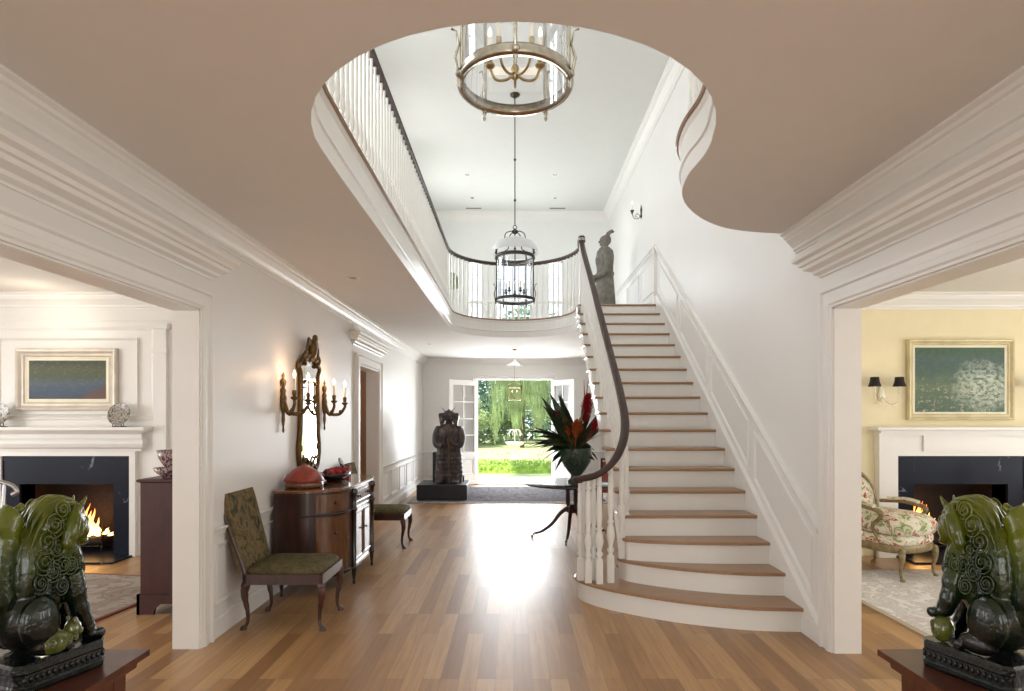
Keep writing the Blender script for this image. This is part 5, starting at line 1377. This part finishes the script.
picture(-5.31, 2.10, 1.20, .74, YF - .004, 'wide framed painting of a blue pond above the left room mantel', M['paint1'], M['frame1'], M['frame3'], .10, .045)
picture(5.31, 2.10, 1.26, .96, YF - .004, 'framed painting of white blossoms in a garden above right mantel', M['paint2'], M['frame2'], M['frame3'], .07, .03)

# plates on stands, left mantel
def plate(x, label):
    r = empty('display_plate', (x, YF - .12, 1.541), 0, label, 'plate', 'patterned plates on the left mantel')
    T = Matrix.Translation((0, 0, .145)) @ Matrix.Rotation(math.radians(78), 4, 'X')
    mb = MB(); mb.lathe([(.07, -.006), (.075, .0), (.13, .014), (.134, .020), (.128, .019), (.075, .006), (.002, .005)], seg=32, M=T); mb.build('plate', M['plate'], r)
    mb = MB()
    for s in (-1, 1): mb.tube(catmull([(s * .05, -.05, .03), (s * .05, -.045, .0), (s * .05, -.01, .006), (s * .04, .06, .0)], 4), .006, 6).tube([(s * .05, -.01, .008), (s * .02, .04, .12)], .005, 6)
    mb.box(-.055, .055, -.015, -.005, .002, .014); mb.build('stand', M['mahogd'], r)
plate(-5.31 - .72, 'patterned plate on stand at left end of the left mantel'); plate(-5.31 + .69, 'patterned plate on stand at right end of the left mantel')

# mahogany chest against the hall wall, left room
r = empty('tall_chest', (-2.80, 5.55, 0), 0, 'tall dark mahogany chest standing in left room beside the wide opening', 'chest')
x0, x1, y0, y1 = -3.13, XL - WT - .025, 4.99, 6.1
rx, ry = r.location.x, r.location.y
mb = MB(); mb.box(x0, x1, y0, y1, .16, 1.10); mb.build('carcass', M['mahogd'], r, True)
mb = MB(); mb.loft([[(x0 - a, y0 - a, z), (x1, y0 - a, z), (x1, y1 + a, z), (x0 - a, y1 + a, z)] for a, z in ((.0, 1.10), (.022, 1.112), (.022, 1.125), (.012, 1.132))], smooth=False); mb.build('top', M['mahogd'], r, True)
mb = MB()
s = [(x0 - .02, 0), (x0 + .12, 0), (x0 + .13, .05), (x0 + .18, .09), (x1 - .12, .09), (x1 - .08, .05), (x1 - .07, 0), (x1, 0), (x1, .17), (x0 - .02, .17)]
mb.prism_y(s, y0 - .02, y0 + .005)
s2 = [(y0 - .02, 0), (y0 + .12, 0), (y0 + .13, .05), (y0 + .18, .09), (y1 - .18, .09), (y1 - .13, .05), (y1 - .12, 0), (y1 + .02, 0), (y1 + .02, .17), (y0 - .02, .17)]
mb.prism_x(s2, x0 - .02, x0 + .005); mb.build('bracket_foot', M['mahogd'], r, True)
for i, (z0, z1) in enumerate(((.20, .48), (.49, .74), (.75, .95), (.96, 1.09))):
    mb = MB(); mb.box(x0 - .012, x0, y0 + .03, y1 - .03, z0, z1, ch=.004); d_ = mb.build('drawer', M['mahogd'], r, True)
    for yy in (y0 + .25, y1 - .25): mb = MB(); mb.tube([(x0 - .012, yy - .05, (z0 + z1) / 2), (x0 - .035, yy - .04, (z0 + z1) / 2 - .02), (x0 - .035, yy + .04, (z0 + z1) / 2 - .02), (x0 - .012, yy + .05, (z0 + z1) / 2)], .005, 6); mb.build('drawer_pull', M['brass'], d_, True)
def bowl(x, y, z, rr, h, label, m=M['bowl']):
    mb = MB(); mb.lathe([(rr * .45, 0), (rr * .5, .015), (rr * .55, .02), (rr * .85, h * .55), (rr, h), (rr * .96, h), (rr * .8, h * .55), (rr * .4, .03)], c=(0, 0, 0), seg=32)
    o = mb.build('porcelain_bowl', m); o.location = (x, y, z); tag(o, label, 'bowl', 'porcelain bowls on the tall chest'); return o
bowl(-2.975, 5.14, 1.133, .125, .085, 'wide red patterned bowl, lower of two on the tall chest')
bowl(-2.955, 5.14, 1.219, .115, .15, 'tall flared red patterned bowl raised above the wide one')
# steel-framed chair behind left lion
r = empty('steel_chair', (-3.66, 3.75, .015), math.radians(15), 'pale steel-framed chair partly behind the green lion at left', 'chair')
for sx, sy in ((-.24, -.22), (.24, -.22), (-.24, .22), (.24, .22)):
    mb = MB(); mb.tube([(sx, sy, 0), (sx * .96, sy, .44)], .014, 8); mb.build('leg', M['steel'], r)
mb = MB(); mb.box(-.27, .27, -.25, .25, .43, .48, ch=.015); mb.build('seat', M['slate'], r)
mb = MB()
for sx in (-.24, .24): mb.tube(catmull([(sx, .22, .44), (sx, .25, .8), (sx, .30, 1.18)], 5), .013, 8)
mb.tube(catmull([(-.30, .30, 1.17), (-.1, .30, 1.21), (.15, .30, 1.20), (.27, .30, 1.17), (.31, .30, 1.12), (.28, .30, 1.10)], 6), .016, 8)
mb.tube([(-.24, .27, .95), (.24, .27, .95)], .010, 8); mb.build('back_frame', M['steel'], r)

# ---------------------------------------------------------------- wall lights with shades, right room
def shade_sconce():
    r = empty('shaded_sconce', (4.38, YF - .002, 1.90), 0, None, 'sconce', 'shaded crystal sconces beside the garden painting')
    mb = MB(); mb.lathe([(.03, -.05), (.045, .0), (.03, .08), (.01, .13)], c=(0, -.012, 0), seg=14, sq=(1, .35)); 
    for s in (-1, 1): mb.tube(catmull([(0, -.02, .0), (s * .06, -.08, -.09), (s * .13, -.12, -.06), (s * .145, -.12, .05)], 5), .006, 6).lathe([(.006, .03), (.025, .045), (.008, .05)], c=(s * .145, -.12, 0), seg=10)
    mb.build('arms', M['frame3'], r)
    mb = MB()
    for k in range(9):
        a = -1 + k * .25; mb.ell((a * .13, -.11, -.08 - .05 * (1 - a * a) - (k % 2) * .03), (.008, .008, .014), seg=6, rg=5)
        mb.ell((a * .05, -.06, .0 - (k % 3) * .03), (.007, .007, .012), seg=6, rg=5)
    mb.build('crystal_drops', M['lglass'], r)
    for s in (-1, 1):
        mb = MB(); mb.lathe([(.009, .05), (.009, .13)], c=(s * .145, -.12, 0), seg=8); mb.build('candle', M['wax'], r)
        mb = MB(); mb.lathe([(.070, .115), (.052, .17), (.046, .225), (.044, .225), (.050, .17), (.067, .117)], c=(s * .145, -.12, 0), seg=20); mb.build('lamp_shade', M['shade'], r)
        mb = MB(); mb.lathe([(.005, .13), (.012, .15), (.001, .185)], c=(s * .145, -.12, 0), seg=8); mb.build('candle_bulb', M['flame'], r)
    return r
s2_ = shade_sconce(); s2_['label'] = 'crystal sconce with two black shades left of garden painting'
dup(s2_, (6.22, YF - .002, 1.90), 0, 'crystal sconce with two black shades right of garden painting, at frame edge')

# ---------------------------------------------------------------- floral armchairs
def armchair():
    r = empty('floral_armchair', (3.97, 6.36, .015), math.radians(-66), None, 'armchair', 'floral armchairs by the right fireplace')
    GW = M['giltwood']; FL = M['floral']
    for (x, y, out) in ((.34, -.26, (.7, -.3)), (.34, .26, (.7, .3)), (-.28, -.24, (-.7, -.2)), (-.28, .24, (-.7, .2))):
        mb = cab_leg((x, y), out, .30, 1.0); mb.build('leg', GW, r)
    # bowed seat rail
    def pl(s): return [(x * s, y * s) for x, y in [(v.x, v.y) for v in catmull([(-.33, -.27, 0), (-.33, .27, 0), (.0, .34, 0), (.30, .31, 0), (.40, 0, 0), (.30, -.31, 0), (0, -.34, 0)], 5, closed=True)]]
    mb = MB(); mb.loft([[(x, y, .27) for x, y in pl(.96)], [(x, y, .285) for x, y in pl(1)], [(x, y, .335) for x, y in pl(1)], [(x, y, .35) for x, y in pl(.98)]]); mb.build('seat_rail', GW, r)
    mb = MB(); mb.loft([[(x, y, .35) for x, y in pl(.96)], [(x, y, .37) for x, y in pl(1.0)], [(x, y, .42) for x, y in pl(1.0)], [(x, y, .44) for x, y in pl(.94)]]); mb.build('seat_base', FL, r)
    mb = MB(); zs = [(.80, .43), (.98, .455), (1.05, .50), (1.03, .56), (.90, .615), (.60, .65), (.2, .665), (.02, .665)]
    mb.loft([[(x * s_ + .03, y * s_ * .94, z) for x, y in pl(1)] for s_, z in zs]); mb.build('cushion', FL, r)
    # back
    mb = MB()
    out = [(v.x, v.y) for v in catmull([(-.25, .42, 0), (-.30, .62, 0), (-.29, .86, 0), (-.17, 1.0, 0), (0, 1.04, 0), (.17, 1.0, 0), (.29, .86, 0), (.30, .62, 0), (.25, .42, 0), (0, .40, 0)], 4, closed=True)]
    def bx(y, z, o_): return -.30 - .20 * (z - .40) + .25 * (abs(y) ** 2) * 1.6 + o_
    def lay(s_, o_): return [(bx(y * s_, .7 + (z - .7) * s_, o_), y * s_, .7 + (z - .7) * s_) for y, z in out]
    mb.loft([lay(.3, .075), lay(.7, .065), lay(.88, .03), lay(.88, -.03), lay(.6, -.045), lay(.3, -.05)]); mb.build('backrest', FL, r)
    mb = MB(); mb.tube([(bx(y, z, 0), y, z) for y, z in out], .024, 8, closed=True)
    mb.build('back_frame', GW, r)
    for s in (-1, 1):
        mb = MB(); mb.tube(catmull([(-.26, s * .30, .70), (-.05, s * .345, .715), (.12, s * .36, .695), (.20, s * .355, .665), (.17, s * .35, .60), (.10, s * .34, .52), (.14, s * .33, .42), (.2, s * .32, .33)], 5), [.020, .022, .026, .020, .02, .024], 8); mb.build('arm', GW, r)
        mb = MB(); mb.tube(catmull([(-.18, s * .315, .735), (0, s * .345, .745), (.13, s * .357, .725)], 5), .030, 9, sq=.7); mb.build('arm_pad', FL, r)
        mb = MB(); mb.loft([[(-.30, s * .30, .34), (.14, s * .335, .36)], [(-.30, s * .31, .55), (.10, s * .345, .50)], [(-.30, s * .30, .70), (.06, s * .35, .70)]], closed=False, caps=False)
        if False: mb.build('side_panel', FL, r)
    return r
ac = armchair(); ac['label'] = 'floral armchair with gilt wood frame just inside right opening, on ivory rug'
dup(ac, (5.62, 5.95, .015), math.radians(-150), 'floral armchair behind the right green lion, at right frame edge')

# ---------------------------------------------------------------- stands and guardian lions
def stand(sx, label):
    r = empty('display_table', (sx * 1.66, 1.83, 0), 0, label, 'table')
    mb = MB(); w, d = .33, .345
    mb.loft([[(-w + a, -d + a, z), (w - a, -d + a, z), (w - a, d - a, z), (-w + a, d - a, z)] for a, z in ((.045, .735), (.03, .745), (.028, .76), (.012, .772), (0, .778), (0, .80))], smooth=False); mb.build('table_top', M['redwood'], r)
    mb = MB(); mb.box(-w + .055, w - .055, -d + .055, d - .055, .60, .735); mb.build('apron', M['redwood'], r)
    for lx in (-1, 1):
        for ly in (-1, 1):
            mb = MB(); cx, cy = lx * (w - .085), ly * (d - .085); mb.loft([[(cx - q, cy - q, z), (cx + q, cy - q, z), (cx + q, cy + q, z), (cx - q, cy + q, z)] for q, z in ((.022, 0), (.028, .3), (.032, .735))], smooth=False); mb.build('leg', M['redwood'], r)
stand(-1, 'dark reddish display table at lower left carrying a green lion')
stand(1, 'dark reddish display table at lower right carrying a green lion')

def spiral(mb, c, nrm, rad, turns=2.2, th=.0035):
    n_ = Vector(nrm).normalized(); u = n_.orthogonal().normalized(); v = n_.cross(u); c = Vector(c); P = []; K = int(turns * 14)
    for k in range(K + 1):
        t = k / K; a = t * turns * 2 * PI; rr = rad * (1 - t * .93); P.append(c + (u * math.cos(a) + v * math.sin(a)) * rr + n_ * rad * .45 * t)
    mb.tube(P, [th, th * .8], 5)
def lion(sx, label, ball):
    # local frame: lion faces +x (head towards +x), y>0 is far side for sx=-1
    r = empty('guardian_lion', (sx * 1.395, 2.05, .801), math.radians(70) if sx < 0 else math.radians(110), label, 'statue')
    r.scale = (.70, .82, 1)
    gm = M['glaze']; fy = 1 if sx < 0 else -1      # the body lies on this side of the visible plinth edge; -fy is the side seen
    # origin = front far corner; body axis lies at y = fy*.125
    cy = fy * .125
    mb = MB()
    x0, x1 = -.40, 0.0; ya, yb = sorted((0, fy * .25))
    rr = .03
    def rp(i, z):
        return [(x0 + i, ya + rr, z), (x0 + rr, ya + i, z), (x1 - rr, ya + i, z), (x1 - i, ya + rr, z), (x1 - i, yb - rr, z), (x1 - rr, yb - i, z), (x0 + rr, yb - i, z), (x0 + i, yb - rr, z)]
    mb.loft([rp(.0, 0), rp(-.004, .008), rp(-.004, .020), rp(.004, .026), rp(.004, .058), rp(-.003, .064), rp(-.003, .082), rp(.006, .09)], smooth=False)
    for k in range(15):   # beaded relief band
        for yy in (ya + .002, yb - .002): mb.ell((x0 + .03 + k * .0245, yy, .042), (.008, .005, .010), seg=6, rg=5)
    for k in range(9): mb.ell((x1 - .002, ya + .03 + k * .0235, .042), (.005, .008, .010), seg=6, rg=5)
    mb.build('plinth', gm, r)
    b = MB(); E = b.ell
    def rz(a): return Matrix.Rotation(a, 3, 'Y')
    Y = cy
    E((-.22, Y, .31), (.115, .085, .16), rz(.35), 18, 12)       # trunk
    E((-.125, Y, .34), (.085, .082, .115), None, 18, 12)        # chest
    E((-.28, Y, .20), (.115, .105, .10), None, 18, 12)          # haunches
    E((-.135, Y, .49), (.105, .090, .085), None, 18, 12)        # head
    E((-.062, Y, .462), (.055, .060, .045), None, 16, 10)       # muzzle
    E((-.05, Y, .425), (.042, .048, .018), rz(.25), 14, 8)      # lower jaw
    E((-.025, Y, .490), (.022, .032, .018), None, 12, 8)        # nose
    E((-.19, Y, .50), (.085, .088, .085), rz(.5), 16, 10)       # mane crown
    E((-.245, Y, .41), (.07, .088, .11), rz(.3), 16, 10)        # mane back
    for s in (-1, 1):
        E((-.075, Y + s * .040, .522), (.026, .024, .016), None, 10, 7)     # brow
        E((-.055, Y + s * .040, .503), (.014, .014, .013), None, 10, 7)     # eye
        b.tube(catmull([(-.07, Y + s * .03, .535), (-.05, Y + s * .035, .555), (-.035, Y + s * .04, .578)], 4), [.016, .004], 8)  # horn tuft
        b.tube(catmull([(-.11, Y + s * .075, .545), (-.145, Y + s * .098, .51), (-.175, Y + s * .105, .45), (-.195, Y + s * .100, .40)], 5), [.022, .030, .032, .026, .012], 12, sq=1.0)  # long ear
        # front legs
        P = catmull([(-.13, Y + s * .055, .33), (-.105, Y + s * .062, .24), (-.075, Y + s * .062, .17), (-.05, Y + s * .062, .125)], 4)
        if not (ball and s == -fy): b.tube(P, [.05, .042, .036, .034], 14)
        # hind leg
        E((-.285, Y + s * .09, .20), (.085, .04, .085), None, 14, 9); E((-.25, Y + s * .095, .125), (.085, .032, .034), None, 12, 8)
        for k in range(4): E((-.185 + .006 * (k % 2), Y + s * .095 + (k - 1.5) * .017, .108), (.022, .0095, .018), None, 8, 6)
    for s in (-1, 1):
        if ball and s == -fy:
            P = catmull([(-.13, Y + s * .055, .33), (-.12, Y + s * .085, .25), (-.10, Y + s * .09, .205)], 4); b.tube(P, [.05, .04, .036], 14)
            px, pz = -.085, .198
            for k in range(4): E((px + .025, Y + s * .09 + (k - 1.5) * .019, pz - .01), (.028, .011, .018), None, 9, 7)
            E((px - .01, Y + s * .09, pz), (.038, .04, .022), None, 12, 8)
        else:
            E((-.04, Y + s * .062, .108), (.042, .036, .024), None, 12, 8)
            for k in range(4): E((-.005, Y + s * .062 + (k - 1.5) * .018, .105), (.022, .0105, .019), None, 9, 7)
    # tail plume
    b.tube(catmull([(-.33, Y, .16), (-.385, Y, .28), (-.385, Y, .42), (-.34, Y, .53), (-.29, Y, .565)], 5), [.05, .06, .06, .05, .015], 14)
    E((-.29, Y, .36), (.07, .08, .14), rz(.1), 16, 10)
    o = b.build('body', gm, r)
    mo_ = o.modifiers.new('remesh', 'REMESH'); mo_.mode = 'VOXEL'; mo_.voxel_size = .0055; mo_.use_smooth_shade = True
    sm_ = o.modifiers.new('smooth', 'SMOOTH'); sm_.factor = .5; sm_.iterations = 3
    mb = MB()
    for s in (-1, 1):
        for (x, z, rad) in ((-.19, .545, .030), (-.225, .50, .036), (-.255, .45, .033), (-.215, .42, .030), (-.265, .385, .034), (-.23, .35, .028), (-.185, .365, .026), (-.15, .36, .026), (-.28, .32, .028), (-.115, .375, .020), (-.095, .34, .020), (-.12, .31, .020), (-.20, .30, .024), (-.29, .25, .028)):
            # surface estimate
            hw = .088 * math.sqrt(max(.12, 1 - ((x + .21) / .16) ** 2 * .6)) * (1.04 if z > .3 else 1.15)
            spiral(mb, (x, Y + s * (hw - .004), z), (.15 if x > -.15 else -.1, s, .15), rad * 1.25, 2.6, .0045)
    for k in range(9):     # flame-like crest ridges along crown and back
        t = k / 8
        for s in (-1, -.5, 0, .5, 1):
            P = catmull([(-.10 - .02 * abs(s), Y + s * .045, .572 - .01 * abs(s)), (-.17, Y + s * .055, .588 - .012 * abs(s)), (-.24, Y + s * .06, .555 - .01 * abs(s)), (-.30, Y + s * .065, .47), (-.33, Y + s * .06, .38)], 4)
        if k == 0: pass
    for s in (-1, -.6, -.2, .2, .6, 1):
        P = catmull([(-.085, Y + s * .035, .566 - .012 * s * s), (-.15, Y + s * .06, .582 - .02 * s * s), (-.215, Y + s * .07, .575 - .03 * s * s), (-.275, Y + s * .075, .52 - .02 * s * s), (-.315, Y + s * .075, .43)], 5); mb.tube(P, [.008, .009, .007, .004], 6)
    mb.build('mane_curls', gm, r)
    mb = MB(); fe = (ya + yb) / 2
    for s in (-1, 1):
        for k in range(5): mb.ell((-.03 - k * .012, Y + s * .030, .444), (.005, .004, .010), seg=6, rg=5)
    mb.build('teeth', M['linen'], r)
    if ball:
        mb = MB(); c_ = Vector((-.085, Y - fy * .085, .137)); mb.ell(c_, .046, seg=20, rg=14)
        for k in range(8): spiral(mb, c_ + Vector((math.cos(k * .8) * .04, math.sin(k * .8) * .04 , .015 * ((k % 2) * 2 - 1))), (math.cos(k * .8), math.sin(k * .8), .3), .014, 1.6, .003)
        mb.build('ball', M['glazel'], r)
    else:
        mb = MB(); c_ = Vector((-.17, Y - fy * .10, .115))
        mb.ell(c_ + Vector((-.06, 0, .01)), (.075, .038, .036), seg=16, rg=10).ell(c_ + Vector((.02, 0, .035)), (.035, .03, .034), seg=14, rg=9).ell(c_ + Vector((.045, 0, .025)), (.02, .018, .015), seg=10, rg=7)
        for s in (-1, 1): mb.ell(c_ + Vector((.015, s * .02, .065)), (.012, .008, .014), seg=8, rg=6)
        for k in range(6): spiral(mb, c_ + Vector((-.12 + k * .025, -fy * .034, .02)), (0, -fy, .3), .013, 1.6, .003)
        mb.build('lion_cub', M['glazel'], r)
    return r
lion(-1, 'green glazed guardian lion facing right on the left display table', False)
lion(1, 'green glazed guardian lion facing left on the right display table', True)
# ---------------------------------------------------------------- camera, light, colour
cam = bpy.data.cameras.new('camera'); co = bpy.data.objects.new('camera', cam); C.objects.link(co)
co.location = (0, 0, EYE); co.rotation_euler = (PI / 2, 0, 0)
cam.sensor_width = 36; cam.lens = F / 1024 * 36
cam.shift_x = (512 - CX) / 1024; cam.shift_y = (CY - 345.5) / 1024
cam.clip_start = .05; cam.clip_end = 200
scene.camera = co
w = bpy.data.worlds.new('sky'); scene.world = w; w.use_nodes = True
bg = w.node_tree.nodes['Background']; bg.inputs[0].default_value = (.80, .90, 1, 1); bg.inputs[1].default_value = 1.5
def light(kind, name, loc, power, col=(1, 1, 1), rot=(0, 0, 0), size=None, **kw):
    l = bpy.data.lights.new(name, kind); l.energy = power; l.color = col
    if kind == 'AREA': l.shape = 'RECTANGLE'; l.size, l.size_y = size
    elif kind == 'SUN': l.angle = size
    else: l.shadow_soft_size = size or .03
    for k, v in kw.items(): setattr(l, k, v)
    o = bpy.data.objects.new(name, l); C.objects.link(o); o.location = loc; o.rotation_euler = rot; return o
R = math.radians
light('SUN', 'sun', (0, 0, 20), 6.5, (1, .93, .82), (R(38), 0, R(-30)), R(1))
DAY = (.93, .96, 1)
light('AREA', 'front_fill', (0, YN - .3, 1.2), 42, (1, .97, .93), (R(90), 0, 0), (1.7, 2.1))  # added fill light behind the viewer, shining in through the unseen opening
light('AREA', 'upper_front_fill', (0, YN - .3, 4.9), 125, (1, .98, .95), (R(90), 0, 0), (3.1, 1.8))  # added fill at an unseen upper opening, brightens balusters and fascia
for i, (a, b_) in enumerate(wy): light('AREA', 'daylight_gallery_window', (XL - WT - .15, (a + b_) / 2, 4.95), 44, DAY, (0, R(-90), 0), (1.5, 1.1))
for (a, b_, z0, z1) in uw: light('AREA', 'daylight_landing_window', ((a + b_) / 2, YU + .35, (z0 + z1) / 2), 22 * (b_ - a) / .4, DAY, (R(-90), 0, 0), (b_ - a, z1 - z0))
light('AREA', 'daylight_garden_door', (.03, YB + .6, 1.4), 185, DAY, (R(-90), 0, 0), (1.8, 2.4))
for sx in (-1, 1):
    for y in (-.2, 2.6, 5.0): light('AREA', 'side_fill', (sx * 8.35, y, 1.55), 44 if sx < 0 else 44, (1, .97, .92), (0, R(-90 if sx < 0 else 90), 0), (2.0, 1.6))  # added fill lights outside the side rooms' unseen outer openings
    light('AREA', 'side_front_fill', (sx * 5.31, YN - .35, 1.55), 36, (1, .97, .92), (R(90), 0, 0), (2.7, 2.0))  # another added fill, outside each side room's unseen front opening
    light('POINT', 'fire_glow', (sx * 5.31 + (.05 if sx < 0 else -.35), YF + .2, .38), 9, (1, .45, .12), size=.08)
for y in (5.73, 6.98): light('POINT', 'sconce_glow', (XL + .20, y, 2.06), 2.2, (1, .55, .28), size=.03)
light('POINT', 'lobby_fill', (-3.5, 9.6, 2.3), 14, (1, .8, .65), size=.08)  # added fill to brighten the lobby, no fixture there
light('POINT', 'picture_glow', (-5.31, YF - .5, 2.75), 4, (1, .85, .65), size=.1)  # warm point light above the pond painting, no fixture built
for x in (4.24, 4.53, 6.08): light('POINT', 'shaded_sconce_glow', (x, YF - .14, 2.04), .9, (1, .62, .35), size=.02)
vs = scene.view_settings
scene.display_settings.display_device = 'sRGB'
vs.view_transform = 'Standard'; vs.look = 'None'; vs.exposure = 0.29; vs.gamma = 1; vs.use_curve_mapping = False
scene.cycles.use_denoising = True
scene.cycles.max_bounces = 10; scene.cycles.diffuse_bounces = 6; scene.cycles.transparent_max_bounces = 16
scene.cycles.sample_clamp_indirect = 8
